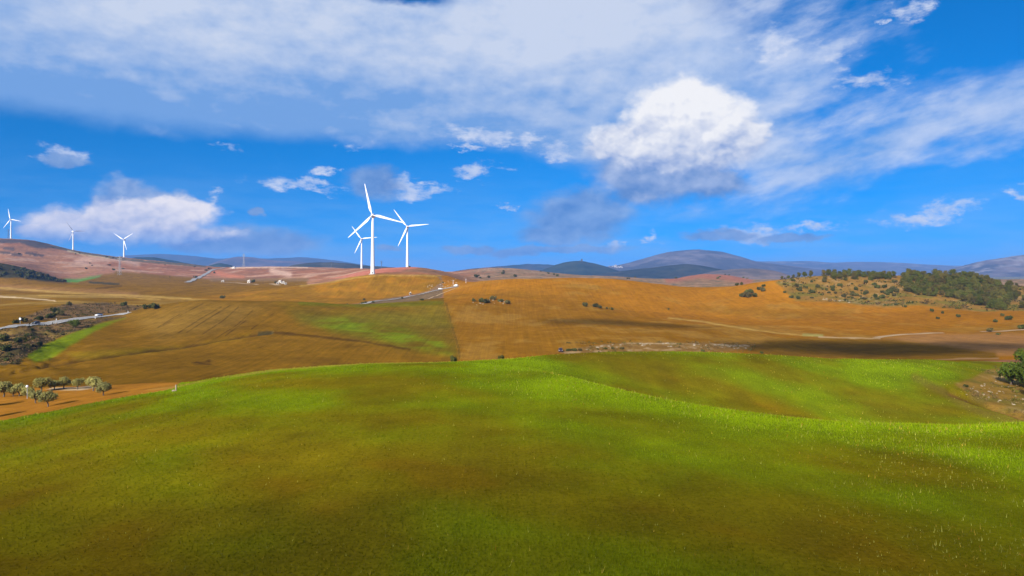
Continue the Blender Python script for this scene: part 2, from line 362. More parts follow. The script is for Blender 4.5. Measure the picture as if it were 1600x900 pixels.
PR = HR - GZ * F / np.maximum(GY, 10.0)

# ---------------------------------------------------------------- land use: colour of soil and crop on each patch, some light and shade painted in
colr = np.zeros(GX.shape + (3,)); reg = np.zeros(GX.shape, int)
cover = np.zeros(GX.shape)                        # how dense the young green crop stands
def sm(a, lo, hi):
    t = np.clip((a - lo) / (hi - lo), 0, 1); return t * t * (3 - 2 * t)
def poly_mask(pts, soft=1.6):
    pts = np.array(pts, float); x0, y0 = pts.min(0) - 8 * soft - 4; x1, y1 = pts.max(0) + 8 * soft + 4
    m = np.zeros(GX.shape); sel = (PX > x0) & (PX < x1) & (PR > y0) & (PR < y1)
    px, py = PX[sel], PR[sel]
    if px.size == 0: return m
    # uneven field edges
    wob = fbm(GX[sel], GY[sel], 9.0, 3, 40) * 1.6
    d = np.full(px.shape, 1e9); ins = np.zeros(px.shape, bool)
    for a, b in zip(pts, np.roll(pts, -1, 0)):
        e = b - a; t = np.clip(((px - a[0]) * e[0] + (py - a[1]) * e[1]) / max(e @ e, 1e-9), 0, 1)
        d = np.minimum(d, np.hypot(px - a[0] - t * e[0], py - a[1] - t * e[1]))
        cr = ((a[1] > py) != (b[1] > py)) & (px < (b[0] - a[0]) * (py - a[1]) / (b[1] - a[1] + 1e-12) + a[0]); ins ^= cr
    m[sel] = sm(np.where(ins, d, -d) + wob, -soft, soft); return m
def stroke_mask(pts, w, soft=0.8, wob_amp=0.8):
    pts = np.array(pts, float); x0, y0 = pts.min(0) - w - 6; x1, y1 = pts.max(0) + w + 6
    m = np.zeros(GX.shape); sel = (PX > x0) & (PX < x1) & (PR > y0) & (PR < y1)
    px, py = PX[sel], PR[sel]; d = np.full(px.shape, 1e9)
    for a, b in zip(pts[:-1], pts[1:]):
        e = b - a; t = np.clip(((px - a[0]) * e[0] + (py - a[1]) * e[1]) / max(e @ e, 1e-9), 0, 1)
        d = np.minimum(d, np.hypot(px - a[0] - t * e[0], py - a[1] - t * e[1]))
    m[sel] = 1 - sm(d + fbm(GX[sel], GY[sel], 6.0, 3, 50) * wob_amp * 2, w - soft, w + soft); return m
def paint(m, c, rid=None, q=(-9, 99), a=1.0, feather=0.0):
    g = ((GQ >= q[0]) & (GQ <= q[1])).astype(float); m = m * g * a
    colr[:] = colr * (1 - m[..., None]) + np.array(c) * m[..., None]
    if rid is not None: reg[m > 0.5] = rid
ONE = np.ones(GX.shape)
n1 = fbm(GX, GY, 60.0, 4, 70); n2 = fbm(GX, GY, 14.0, 4, 71); n3 = fbm(GX, GY, 260.0, 4, 72); n4 = fbm(GX, GY, 4.0, 3, 73)
SOIL_O = np.array((0.305, 0.123, 0.006)); SOIL_B = np.array((0.160, 0.080, 0.005)); SOIL_D = np.array((0.105, 0.052, 0.010))
SOIL_P = np.array((0.31, 0.148, 0.072)); STRAW = np.array((0.40, 0.25, 0.06)); PALE = np.array((0.50, 0.37, 0.21))
GREEN = np.array((0.124, 0.172, 0.0015)); OLIVE = np.array((0.150, 0.112, 0.0025)); SCRUB = np.array((0.165, 0.095, 0.038)); SCRUBD = np.array((0.050, 0.043, 0.017))
# names of the patches
REG = {0: ('far_hillside', 'pink and brown ploughed far hillsides below the mountains'),
       1: ('green_field', 'young green crop field over the rounded foreground hill'),
       2: ('grove_ground', 'bare orange ground under the olive trees on the left'),
       3: ('dry_bank', 'dry eroded bank with stones beside the green field on the right'),
       4: ('ploughed_field', 'brown ploughed hill with wheel tracks in the middle left'),
       5: ('ploughed_field', 'orange ploughed hill in the middle and right'),
       6: ('scrub_slope', 'rough brown scrub slope along the left road'),
       7: ('stubble_field', 'brown and straw coloured fields behind the left road'),
       8: ('ploughed_field', 'ochre ploughed hill below the nearest wind turbine'),
       9: ('scrub_hillside', 'sandy hillside with scattered shrubs below the ridge trees'),
       10: ('ploughed_field', 'brown field on the right, its cloud shadow also painted into the colour'),
       11: ('scrub_hill', 'dark scrub covered hill at the left edge')}
# far land
paint(ONE, SOIL_P, 0)
paint(sm(n3, -0.05, 0.2), (0.26, 0.105, 0.05), a=0.8)
paint(sm(n1, 0.05, 0.3), (0.45, 0.29, 0.20), a=0.55)
paint(sm(-n1, 0.1, 0.35), (0.17, 0.09, 0.055), a=0.5)
paint(ONE, (0.16, 0.15, 0.10), q=(17.0, 99), a=1)
# ground behind the orange hill (far right)
paint(sm(PX, 700, 800), (0.25, 0.17, 0.09), q=(13.3, 16.9), a=0.6)
paint(sm(n2, 0.05, 0.25) * sm(PX, 700, 760), (0.08, 0.08, 0.045), q=(13.3, 16.9), a=0.7)
paint(stroke_mask([(1045, 436), (1090, 429), (1130, 431), (1170, 438)], 6, 4), (0.30, 0.12, 0.065), q=(14, 17))
# left brown fields
paint(ONE * sm(-PX, -470, -380), SOIL_B * 1.15, 7, q=(10.1, 14.0))
paint(sm(n1, -0.1, 0.25) * sm(-PX, -470, -380), STRAW * 0.75, q=(10.1, 12.6), a=0.6)
paint(poly_mask([(-60, 447), (60, 442), (130, 425), (185, 424), (330, 436), (480, 436), (480, 462), (330, 468), (-60, 464)], 2), SOIL_B * 1.12, 7, q=(12, 15.6))
paint(stroke_mask([(-60, 444), (0, 448), (60, 452), (150, 455), (215, 461)], 4, 3), (0.24, 0.12, 0.03), q=(12, 14.4))
paint(stroke_mask([(-40, 448), (0, 450), (130, 459), (230, 463), (330, 469)], 1.5, 1.5), STRAW, q=(10.2, 14), a=0.8)
paint(stroke_mask([(-40, 461), (30, 465), (86, 470)], 1.0), PALE, q=(10.2, 14), a=0.9)
paint(stroke_mask([(60, 462), (150, 462), (250, 468)], 1.1), STRAW * 0.9, q=(10.2, 14), a=0.7)
paint(stroke_mask([(140, 441), (185, 444)], 1.5), SCRUBD, q=(12, 15.5), a=0.9)
paint(stroke_mask([(150, 451), (190, 447)], 1.0), SOIL_D * 0.8, q=(12, 15.5), a=0.7)
# bright green patch far left
paint(poly_mask([(98, 436), (128, 428), (165, 424), (155, 433), (122, 441), (104, 441)], 1.2), (0.10, 0.22, 0.045), q=(12.5, 16))
# pink bands
paint(stroke_mask([(40, 428), (120, 432), (175, 423)], 4, 3), (0.30, 0.14, 0.075), q=(14.05, 16))
paint(stroke_mask([(120, 408), (180, 404), (215, 412)], 4, 4), (0.46, 0.28, 0.19), q=(14.05, 16.6), a=0.8)
paint(stroke_mask([(330, 424), (352, 430), (380, 434)], 3, 3), (0.42, 0.15, 0.075), q=(14.05, 16.9), a=0.9)
paint(stroke_mask([(425, 423), (452, 429)], 4, 3), (0.52, 0.33, 0.23), q=(14.05, 16.9), a=0.9)
paint(stroke_mask([(330, 437), (480, 437)], 2.5, 2), (0.20, 0.12, 0.055), q=(13.8, 16.9), a=0.8)
paint(stroke_mask([(360, 418.5), (420, 417.5), (480, 418)], 0.9), (0.60, 0.42, 0.30), q=(14.5, 17), a=0.8)
# crest scrub of the far left hill
paint(poly_mask([(-80, 380), (0, 373), (30, 374), (62, 376), (85, 384), (110, 391), (85, 388), (60, 388), (30, 380)], 2.0), (0.065, 0.055, 0.05), q=(14.1, 17.2), a=0.95)
paint(stroke_mask([(85, 385), (115, 393), (160, 400), (200, 406), (260, 411), (320, 416)], 1.8), (0.10, 0.09, 0.06), q=(14.1, 17.2), a=0.9)
paint(stroke_mask([(106, 392), (130, 398), (170, 404)], 0.9), PALE, q=(14.1, 17.0), a=0.8)
for cx_, cy_ in ((8, 394), (26, 397), (48, 396), (14, 388), (60, 398)): paint(stroke_mask([(cx_ - 7, cy_), (cx_ + 7, cy_ + 1)], 2.2), (0.08, 0.06, 0.05), q=(14.1, 17), a=0.85)
# dark scrub hill at the left edge
paint(poly_mask([(-90, 408), (0, 410), (20, 413), (60, 423), (104, 440), (70, 440), (30, 434), (-90, 437)], 1.6), SCRUBD * 0.9, 11, q=(13.0, 14.15))
# turbine hill
paint(poly_mask([(300, 466), (420, 452), (500, 439), (550, 431), (600, 428.5), (690, 430), (705, 440), (690, 452), (600, 468), (540, 478), (440, 473), (340, 470)], 2), SOIL_B * 1.2 + SOIL_O * 0.12, 8, q=(10.6, 13.4))
paint(sm(n2, 0.0, 0.25) * poly_mask([(300, 466), (420, 452), (500, 439), (550, 431), (600, 428.5), (690, 430), (690, 452), (600, 468), (540, 478), (440, 473), (340, 470)], 2), SOIL_O * 0.85, q=(10.6, 13.4), a=0.5)
paint(stroke_mask([(470, 447), (520, 440), (560, 433), (600, 430), (690, 431)], 1.2), STRAW, q=(12, 13.5), a=0.6)
paint(poly_mask([(650, 470), (690, 440), (684, 432), (700, 434), (720, 446), (690, 458), (690, 470)], 1.5), (0.20, 0.12, 0.065), 6, q=(10.6, 13.6))
paint(poly_mask([(545, 476), (600, 467), (640, 462), (690, 450), (706, 452), (680, 470), (640, 475), (560, 480)], 1.2), (0.15, 0.098, 0.05), 6, q=(10.4, 12.9))
paint(poly_mask([(495, 437), (540, 428), (580, 419), (650, 416), (670, 424), (650, 428), (600, 429), (555, 432)], 1.5), (0.42, 0.15, 0.095), 0, q=(13.05, 14.4))
paint(poly_mask([(620, 424), (660, 417), (700, 424), (745, 436), (745, 442), (700, 432)], 1.5), (0.25, 0.13, 0.07), 0, q=(13.05, 14.4))
# middle left brown hill: duller soil, part of its cloud shade in the colour
mid = ((GQ > 6.0) & (GQ < 10.6)).astype(float)
paint(mid, SOIL_B, 4)
# orange hill to the right of the field boundary
bx = np.interp(PR, [430, 472, 500, 530, 560, 600], [690, 694, 702, 711, 716, 718])
paint(mid * sm(PX - bx, -1.2, 1.2), SOIL_O * 0.86, 5)
paint(((GQ > 10.3) & (GQ < 13.2)) * sm(PX - bx, -1.2, 1.2) * sm(PR, 430, 431), SOIL_O, 5)
paint(sm(n3 + 0.4 * n1, -0.05, 0.35) * sm(PX - bx, -1, 1), SOIL_B * 1.1, q=(7, 11.4), a=0.55)
paint(sm(n2 + n1, 0.1, 0.5) * sm(PX - bx, -1, 1), STRAW * 0.85, q=(7, 13.2), a=0.22)
paint(stroke_mask([(697, 474), (705, 505), (717, 545), (718, 560)], 0.9), SOIL_D * 0.9, q=(7, 11.4), a=0.8)
# green tinges on the middle hill
gt = poly_mask([(430, 470), (560, 476), (692, 472), (712, 520), (716, 556), (640, 550), (540, 528), (470, 505)], 10)
paint(gt * (0.55 + 1.5 * n1), (0.125, 0.110, 0.008), q=(6, 10.8), a=0.6)
paint(poly_mask([(490, 503), (540, 497), (620, 512), (690, 532), (705, 553), (650, 545), (570, 524), (520, 515)], 9) * np.clip(0.75 + 1.4 * n2, 0, 1), GREEN * 0.95, q=(6, 10.8), a=0.85)
paint(stroke_mask([(470, 473), (560, 477), (690, 473)], 3.5, 3), GREEN * 0.75, q=(9, 10.9), a=0.5)
paint(poly_mask([(40, 556), (60, 543), (110, 520), (160, 504), (195, 497), (150, 516), (110, 540), (80, 560), (55, 566)], 3.5), GREEN * 0.95, q=(6, 10.6), a=0.9)
paint(poly_mask([(105, 552), (200, 545), (300, 540), (390, 523), (380, 528), (230, 552), (120, 562)], 5), OLIVE, q=(6, 10.6), a=0.5)
paint(poly_mask([(200, 495), (300, 472), (420, 476), (360, 512), (250, 530)], 18), STRAW * 0.55, q=(7, 10.8), a=0.35)
# wheel tracks and the ditch line across the middle hill
for pts in ([(255, 508), (300, 483), (318, 474)], [(279, 520), (310, 500), (345, 480)], [(292, 519), (340, 489), (360, 477)], [(315, 523), (350, 500), (372, 480)],
            [(338, 528), (370, 508), (395, 485)], [(352, 525), (385, 500)], [(393, 514), (430, 488)], [(246, 512), (282, 490)]):
    paint(stroke_mask(pts, 0.55, 0.6, 0.3), SOIL_D * 0.55, q=(7, 10.8), a=0.8)
paint(stroke_mask([(20, 582), (110, 565), (200, 552), (290, 541), (350, 530), (400, 522), (424, 519), (470, 523), (560, 533), (640, 546)], 1.6, 1.0, 1.0), SOIL_D * 0.6, q=(6, 10.8), a=0.75)
paint(stroke_mask([(405, 521), (425, 519)], 2.4), SCRUBD, q=(6, 10.8), a=0.8)
paint(stroke_mask([(125, 586), (132, 574)], 1.2), SOIL_D * 0.6, q=(6, 10.8), a=0.8)
paint(sm(n4 + n2, 0.25, 0.5) * poly_mask([(295, 560), (300, 545), (325, 548), (332, 575), (310, 578)], 4), SOIL_D * 0.5, q=(6, 10.8), a=0.9)
# scrub slope along the left road
sc = poly_mask([(-120, 518), (0, 516), (60, 508), (110, 501), (160, 497), (195, 495), (150, 506), (100, 524), (70, 536), (40, 555), (10, 585), (-120, 605)], 3)
n6 = fbm(GX, GY, 7.0, 4, 76, 0.65); paint(sc, SCRUB * 0.9, 6, q=(6, 10.6)); paint(sc * sm(n6, -0.12, 0.18), SCRUBD, q=(6, 10.6), a=0.9); paint(sc * sm(-n2 + 0.5 * n4, 0.1, 0.35), STRAW * 0.8, q=(6, 10.6), a=0.55)
sc = poly_mask([(30, 498), (60, 486), (100, 476), (160, 473), (225, 480), (205, 487), (150, 492), (90, 499), (40, 504)], 2)
paint(sc, SCRUB * 1.05, 6, q=(8.5, 11.5)); paint(sc * sm(n2 + n4, 0.0, 0.3), SCRUBD, q=(8.5, 11.5), a=0.7)
# margins, paths and stony strips on the orange hill
paint(poly_mask([(870, 549), (930, 540), (990, 534), (1060, 535), (1150, 538), (1190, 545), (1110, 550), (1000, 552), (900, 556)], 2.5), (0.20, 0.108, 0.026), q=(6.5, 10.5))
paint(stroke_mask([(885, 547), (930, 541), (985, 536), (1060, 537), (1130, 539), (1170, 541)], 0.5, 0.9, 1.6), PALE * 0.8, q=(6.5, 10.5), a=0.7)
paint(sm(n4, 0.1, 0.35) * stroke_mask([(880, 550), (960, 545), (1160, 543)], 4, 2), PALE * 0.8, q=(6.5, 10.5), a=0.4)
paint(stroke_mask([(1045, 497), (1100, 503), (1160, 513), (1220, 521), (1270, 525)], 1.0, 0.8, 0.6), STRAW * 0.95, q=(8, 11), a=0.8)
paint(stroke_mask([(1255, 523), (1285, 524)], 1.8, 1.2), (0.27, 0.24, 0.07), q=(8, 11), a=0.8)
paint(stroke_mask([(1280, 527), (1330, 528), (1375, 529)], 0.9), PALE * 0.9, q=(8, 11), a=0.7)
paint(poly_mask([(1380, 530), (1440, 521), (1600, 522), (1680, 530), (1680, 552), (1560, 556), (1480, 544)], 4), (0.29, 0.14, 0.045), q=(6.5, 10.4), a=0.8)
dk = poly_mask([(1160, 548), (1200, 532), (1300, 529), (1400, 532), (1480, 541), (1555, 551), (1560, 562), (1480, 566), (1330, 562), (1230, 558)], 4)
paint(dk, SOIL_B * 0.95, 10, q=(5.9, 9.6))  # cloud shadow also painted here as a band of darker soil
paint(stroke_mask([(1455, 563), (1500, 560), (1560, 560)], 1.0), (0.30, 0.17, 0.08), q=(5.9, 9.6), a=0.7)
# soft slope hues on the orange hill
for pts, w, c_, a_ in (([(720, 470), (800, 445), (880, 446)], 5, SOIL_O * 1.1, .4),
                       ([(1080, 480), (1150, 488), (1230, 494), (1330, 487)], 5, SOIL_B, .35), ([(1195, 440), (1215, 450), (1235, 462)], 9, SOIL_O * 1.25, .7)):
    paint(stroke_mask(pts, w, w * 0.8, 1.0), c_, q=(7, 12.6), a=a_)
# scrubby hill below the ridge trees
sh = poly_mask([(1212, 440), (1232, 434), (1300, 428), (1420, 426), (1540, 430), (1600, 445), (1700, 450), (1700, 492), (1600, 494), (1500, 484), (1440, 476), (1380, 480), (1320, 473), (1245, 469), (1230, 458)], 3)
paint(sh, (0.235, 0.128, 0.026), 9, q=(10.2, 13.2)); paint(sh * sm(n2, 0.0, 0.3), (0.11, 0.098, 0.016), q=(10.2, 13.2), a=0.75); paint(sh * sm(n4 + n1, 0.2, 0.45), PALE * 0.6, q=(10.2, 13.2), a=0.3)
# foreground: olive grove ground, green crop, dry bank
fg = (GQ < 6.02) & (GQ > -1)
ed = np.interp(PX, [-600, -200, 0, 75, 180, 270, 290, 2200], [760, 690, 658, 645.5, 623.5, 607, 590, 590])
isg = fg & (PX < 290) & (GQ > 4.4) & (PR < ed)
paint(ONE, OLIVE, 1, q=(-1, 5.6))
paint(((GQ > 4.3) & (GQ < 7.0) & (PX < 300)).astype(float) * sm(ed + n2 * 3 - PR, -0.7, 0.7), SOIL_O * 0.95 + 0.01, 2)
paint(((GQ > 6.15) & (GQ < 7.4) & (PX < 300)).astype(float) * sm(GQ, 6.2, 6.35), SOIL_B, 4)
paint(stroke_mask([(80, 608), (125, 607), (150, 604)], 2.0, 1.0), PALE * 1.1, q=(4.5, 7), a=0.95)
paint(stroke_mask([(-20, 664), (60, 650), (180, 625), (272, 608)], 1.3, 0.8), STRAW * 0.9, q=(4, 6), a=0.6)
gf = (reg == 1).astype(float)
d_in = np.abs(GQ - 3.0)
dens = 0.50 + 0.80 * fbm(GX + 0.8 * GY, GY * 0.8, 26.0, 4, 80) + 0.5 * n2
dens += 0.55 * np.exp(-((GQ - 3.05) / 0.25) ** 2) * sm(PX, 760, 900) + 0.6 * sm(GQ, 4.2, 5.0) * sm(-PX, -900, -700)
dens += 0.14 * sm(GQ, 4.3, 4.9) * sm(PX, 850, 950) * sm(-PX, -1560, -1400)
dens -= 0.12 * sm(-GQ, -2.7, -1.5) + 0.25 * sm(-PX, -330, -100) + 0.55 * np.exp(-((GQ - 3.75) / 0.42) ** 2) * sm(PX, 880, 1000)  # last term thins the crop to deepen the hollow's shade
dens += 0.45 * poly_mask([(1310, 563), (1460, 563), (1530, 585), (1440, 605), (1340, 600)], 12)
dens = np.clip(dens, 0, 1.15); cover = dens * gf
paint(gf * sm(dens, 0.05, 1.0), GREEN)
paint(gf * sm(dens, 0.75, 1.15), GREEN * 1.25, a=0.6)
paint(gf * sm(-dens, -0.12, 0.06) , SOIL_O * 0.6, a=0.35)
paint(gf * np.exp(-((GQ - 2.97) / 0.16) ** 2) * sm(PX, 800, 960), GREEN * 1.4, a=0.8)  # sunlight on the inner crest painted as brighter green
paint(gf * np.exp(-((GQ - 3.5) / 0.28) ** 2) * sm(PX, 860, 980), OLIVE * 0.72, a=0.7)  # shade in the hollow behind the crest painted as dark olive
# dry bank on the right with its eroded edge
db = poly_mask([(1492, 600), (1520, 590), (1545, 578), (1600, 566), (1800, 560), (1800, 668), (1640, 664), (1596, 650), (1560, 640), (1520, 620)], 3)
paint(db, (0.225, 0.13, 0.025), 3, q=(3.25, 7.2)); cover *= 1 - db * (GQ > 3.25)
paint(db * sm(n4 + n2, 0.1, 0.4), PALE * 0.7, q=(3.25, 7.2), a=0.35); paint(db * sm(-n2, 0.1, 0.3), (0.11, 0.105, 0.02), q=(3.25, 7.2), a=0.6)
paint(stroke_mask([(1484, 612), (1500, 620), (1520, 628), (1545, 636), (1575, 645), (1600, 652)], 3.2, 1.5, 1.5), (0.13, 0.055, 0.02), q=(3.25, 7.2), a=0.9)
paint(stroke_mask([(1482, 613), (1500, 622.5), (1515, 629)], 1.0), PALE, q=(3.25, 7.2), a=0.7)
paint(stroke_mask([(1430, 590), (1470, 610), (1520, 640), (1600, 662)], 6, 5), (0.16, 0.11, 0.022), q=(3.25, 6), a=0.6)
paint(sm(GQ, 5.05, 5.3) * (PX > 300) * (PX < 1500), SOIL_B, q=(4.9, 6.1), a=0.9)
paint(stroke_mask([(230, 609), (275, 604), (350, 589.5), (450, 576.5), (600, 568), (700, 565.5), (800, 559.5)], 1.2, 0.8, 0.8), STRAW * 0.9, q=(4.7, 5.4), a=0.5)
reg[(GQ > 5.25) & (GQ <= 6.1) & (PX >= 300) & (PX < 1470) & (reg == 1)] = 4
colr *= (1 + 0.25 * n2 * np.where((reg == 5), 0.3, 1.0) + 0.25 * n4)[..., None]
colr = np.clip(colr, 0.004, 0.8)

# eroded bank: cut a real step into the ground along its edge
cut = stroke_mask([(1484, 611), (1500, 618), (1520, 626), (1545, 634), (1575, 643), (1600, 650)], 4.0, 3.0, 1.5) * ((GQ > 3.3) & (GQ < 6))
GZ = GZ - cut * 0.9
GZ = GZ + stroke_mask([(20, 582), (110, 565), (200, 552), (290, 541), (350, 530), (400, 522), (424, 519)], 2.0, 1.6, 0.6) * ((GQ > 6) & (GQ < 10.6)) * -0.8

# ---------------------------------------------------------------- materials
def new_mat(name):
    m = bpy.data.materials.new(name); m.use_nodes = True; m.node_tree.nodes.clear(); X.nt = m.node_tree; return m
def finish(m, color, rough=0.9, bump=None, bdist=0.1, bstr=0.6, spec=0.15, metallic=0.0, transl=0.0):
    t = m.node_tree; b = t.nodes.new('ShaderNodeBsdfPrincipled'); o = t.nodes.new('ShaderNodeOutputMaterial')
    if isinstance(color, X): t.links.new(color.s, b.inputs['Base Color'])
    else: b.inputs['Base Color'].default_value = tuple(color) + (1,)
    if isinstance(rough, X): t.links.new(rough.s, b.inputs['Roughness'])
    else: b.inputs['Roughness'].default_value = rough
    b.inputs['Specular IOR Level'].default_value = spec; b.inputs['Metallic'].default_value = metallic
    if bump is not None:
        bn = t.nodes.new('ShaderNodeBump'); bn.inputs['Distance'].default_value = bdist; bn.inputs['Strength'].default_value = bstr
        t.links.new(bump.s, bn.inputs['Height']); t.links.new(bn.outputs[0], b.inputs['Normal'])
    if transl:
        tr = t.nodes.new('ShaderNodeBsdfTranslucent'); mx = t.nodes.new('ShaderNodeMixShader'); mx.inputs[0].default_value = transl
        if isinstance(color, X): t.links.new(color.s, tr.inputs['Color'])
        else: tr.inputs['Color'].default_value = tuple(color) + (1,)
        t.links.new(b.outputs[0], mx.inputs[1]); t.links.new(tr.outputs[0], mx.inputs[2]); t.links.new(mx.outputs[0], o.inputs['Surface'])
    else: t.links.new(b.outputs[0], o.inputs['Surface'])
    return m
def attr(name):
    n = X.nt.nodes.new('ShaderNodeAttribute'); n.attribute_name = name; return X(n.outputs['Color'])
def objco():
    n = X.nt.nodes.new('ShaderNodeTexCoord'); return X(n.outputs['Object'])
def pos():
    n = X.nt.nodes.new('ShaderNodeNewGeometry'); return X(n.outputs['Position'])
def scaled(v, s, rot=0.0):
    n = X.nt.nodes.new('ShaderNodeMapping'); X.nt.links.new(v.s, n.inputs['Vector']); n.inputs['Scale'].default_value = s; n.inputs['Rotation'].default_value = (0, 0, rot); return X(n.outputs[0])
def brightness(c, f):
    n = X.nt.nodes.new('ShaderNodeVectorMath'); n.operation = 'SCALE'; X.nt.links.new(c.s, n.inputs[0])
    X.nt.links.new(f.s, n.inputs['Scale']); return X(n.outputs[0])
def land_mat(name, fine, furrow_dir, furrow_amp, clod, big=1.0):
    m = new_mat(name); p = pos()
    nA = noise(p, 0.35, 6, 0.65); nB = noise(p, fine, 5, 0.7); fr = noise(scaled(p, (0.7, 0.012, 0.1), furrow_dir), 1.0, 4, 0.65)
    nL = noise(p, 0.03, 5, 0.6)
    f = (nA - 0.5) * 0.55 * big + (nB - 0.5) * clod + (fr - 0.5) * furrow_amp + (nL - 0.5) * 0.5 * big + 1.0
    c = brightness(attr('Col'), f)
    return finish(m, c, 0.95, nB * 0.5 + fr * 0.7 + nA * 0.8, 0.45, 0.55, 0.0)
M_FIELD = land_mat('young_crop_soil', 3.2, 1.1, 0.25, 1.3)
M_PLOUGH = land_mat('ploughed_soil', 1.1, 0.35, 0.75, 0.7)
M_PLOUGH2 = land_mat('ploughed_soil_orange', 0.9, -0.12, 0.6, 0.55, 0.6)
M_SCRUB = land_mat('dry_scrub_ground', 1.6, 0.9, 0.3, 1.1)
M_FAR = land_mat('far_soil', 0.22, 0.4, 0.4, 0.5)
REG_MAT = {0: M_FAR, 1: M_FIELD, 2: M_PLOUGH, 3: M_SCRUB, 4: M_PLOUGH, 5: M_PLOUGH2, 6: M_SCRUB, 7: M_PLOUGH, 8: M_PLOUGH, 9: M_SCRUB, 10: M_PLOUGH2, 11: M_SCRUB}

def np_mesh(name, verts, faces, col=None, smooth=True):
    """verts (n,3), faces (m,k) -> mesh"""
    me = bpy.data.meshes.new(name); n, m, k = len(verts), len(faces), faces.shape[1]
    me.vertices.add(n); me.vertices.foreach_set('co', np.ascontiguousarray(verts, np.float32).ravel())
    me.loops.add(m * k); me.loops.foreach_set('vertex_index', np.ascontiguousarray(faces, np.int32).ravel())
    me.polygons.add(m); me.polygons.foreach_set('loop_start', np.arange(0, m * k, k, dtype=np.int32))
    me.polygons.foreach_set('loop_total', np.full(m, k, np.int32))
    me.polygons.foreach_set('use_smooth', np.full(m, smooth))
    if col is not None:
        a = me.color_attributes.new('Col', 'FLOAT_COLOR', 'POINT')
        a.data.foreach_set('color', np.ascontiguousarray(np.concatenate([col, np.ones((n, 1))], 1), np.float32).ravel())
    me.update(calc_edges=True); return me
def link(name, me, mat=None, parent=None, label=None, cat=None, group=None, kind=None, loc=None, rot=None):
    o = bpy.data.objects.new(name, me); COL.objects.link(o)
    if mat is not None and me is not None and len(me.materials) == 0: me.materials.append(mat)
    if parent is not None: o.parent = parent
    if loc is not None: o.location = loc
    if rot is not None: o.rotation_euler = rot
    for k, v in (('label', label), ('category', cat), ('group', group), ('kind', kind)):
        if v: o[k] = v
    return o

nr, nc = GX.shape
vid = np.arange(nr * nc).reshape(nr, nc)
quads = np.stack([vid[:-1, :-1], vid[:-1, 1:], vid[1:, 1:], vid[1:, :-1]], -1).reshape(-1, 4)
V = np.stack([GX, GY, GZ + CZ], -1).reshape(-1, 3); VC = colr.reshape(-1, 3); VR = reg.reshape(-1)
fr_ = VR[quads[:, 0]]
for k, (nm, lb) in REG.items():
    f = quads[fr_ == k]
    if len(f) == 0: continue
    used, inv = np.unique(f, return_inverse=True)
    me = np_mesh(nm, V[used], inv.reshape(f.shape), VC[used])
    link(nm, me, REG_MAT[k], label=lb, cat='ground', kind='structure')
# the plain all round, out to the horizon
m = new_mat('plain_soil'); p = pos(); c = mix(noise(p, 0.004, 6, 0.6), (0.11, 0.10, 0.05), (0.26, 0.16, 0.08)); finish(m, c, 0.95, noise(p, 0.02, 5), 2.0)
pl = np.array([(-40000, -30000, CZ - 48), (40000, -30000, CZ - 48), (40000, 40000, CZ - 48), (-40000, 40000, CZ - 48)], float)
link('plain', np_mesh('plain', pl, np.array([[0, 1, 2, 3]])), m, label='flat open country out to the horizon', cat='ground', kind='structure')

# ---------------------------------------------------------------- mountains
def mountain(name, label, Yc, depth, sky_pts, c1, c2, rugged=0.10, seed=1, base=-48.0, rock=None):
    xs = [p[0] for p in sky_pts]; n = 260; mrows = 44
    xi = np.linspace(xs[0], xs[-1], n); rows = pchip(xs, [p[1] for p in sky_pts], xi)
    crest = (HR - rows) / F * Yc
    t = np.linspace(-1, 1, mrows)
    Yv = Yc + t[:, None] * depth * np.ones((1, n)); Xv = (xi[None, :] - 800) / F * Yc * (1 + 0.0 * Yv)
    prof = (1 - np.abs(t) ** 1.6)[:, None] ** 1.1
    h = crest[None, :] - base
    nz = fbm(Xv, Yv, depth * 0.55, 6, seed, 0.55)
    ridg = 1 - np.abs(fbm(Xv, Yv, depth * 0.4, 5, seed + 30, 0.55)) * 2
    Zv = base + h * (prof + rugged * (nz + 0.6 * (ridg - 0.7)) * prof * (1.0 - 0.88 * prof ** 6))
    Zv += fbm(Xv, Yv, depth * 0.12, 4, seed + 5) * 0.03 * h * prof
    tt = np.clip(0.5 + 1.6 * fbm(Xv, Yv, depth * 0.25, 5, seed + 9, 0.6), 0, 1)[..., None]
    cc = np.array(c1) * (1 - tt) + np.array(c2) * tt
    if rock is not None:
        rr = sm(prof * np.ones_like(Xv) + 0.8 * fbm(Xv, Yv, depth * 0.2, 4, seed + 12), 0.45, 0.95)[..., None] * sm(fbm(Xv, Yv, depth * 0.1, 4, seed + 13), -0.1, 0.2)[..., None]
        cc = cc * (1 - rr) + np.array(rock) * rr
    v = np.stack([Xv, Yv, Zv + CZ], -1).reshape(-1, 3); idx = np.arange(mrows * n).reshape(mrows, n)
    q = np.stack([idx[:-1, :-1], idx[:-1, 1:], idx[1:, 1:], idx[1:, :-1]], -1).reshape(-1, 4)
    return link(name, np_mesh(name, v, q, cc.reshape(-1, 3)), M_MTN, label=label, cat='mountain', kind='structure')
M_MTN = new_mat('mountain_ground'); p = pos(); finish(M_MTN, brightness(attr('Col'), (noise(p, 0.01, 6, 0.65) - 0.5) * 1.6 + 1.0), 0.95, noise(p, 0.015, 6, 0.6), 12.0, 0.6, 0.0)
FOREST_OR_SHADE = (0.014, 0.026, 0.016); HEATH = (0.046, 0.042, 0.036); ROCK = (0.20, 0.175, 0.16); LIMEH = (0.095, 0.08, 0.078)  # darkest tone, also stands in for cloud shade on the pointed hill
mountain('mountain', 'long faint blue mountain range on the left horizon', 11500, 1500, [(100, 424), (185, 402), (215, 398), (255, 397), (300, 400), (345, 404), (400, 404), (470, 402), (520, 406), (570, 414), (640, 424)], HEATH, FOREST_OR_SHADE, 0.12, 3)
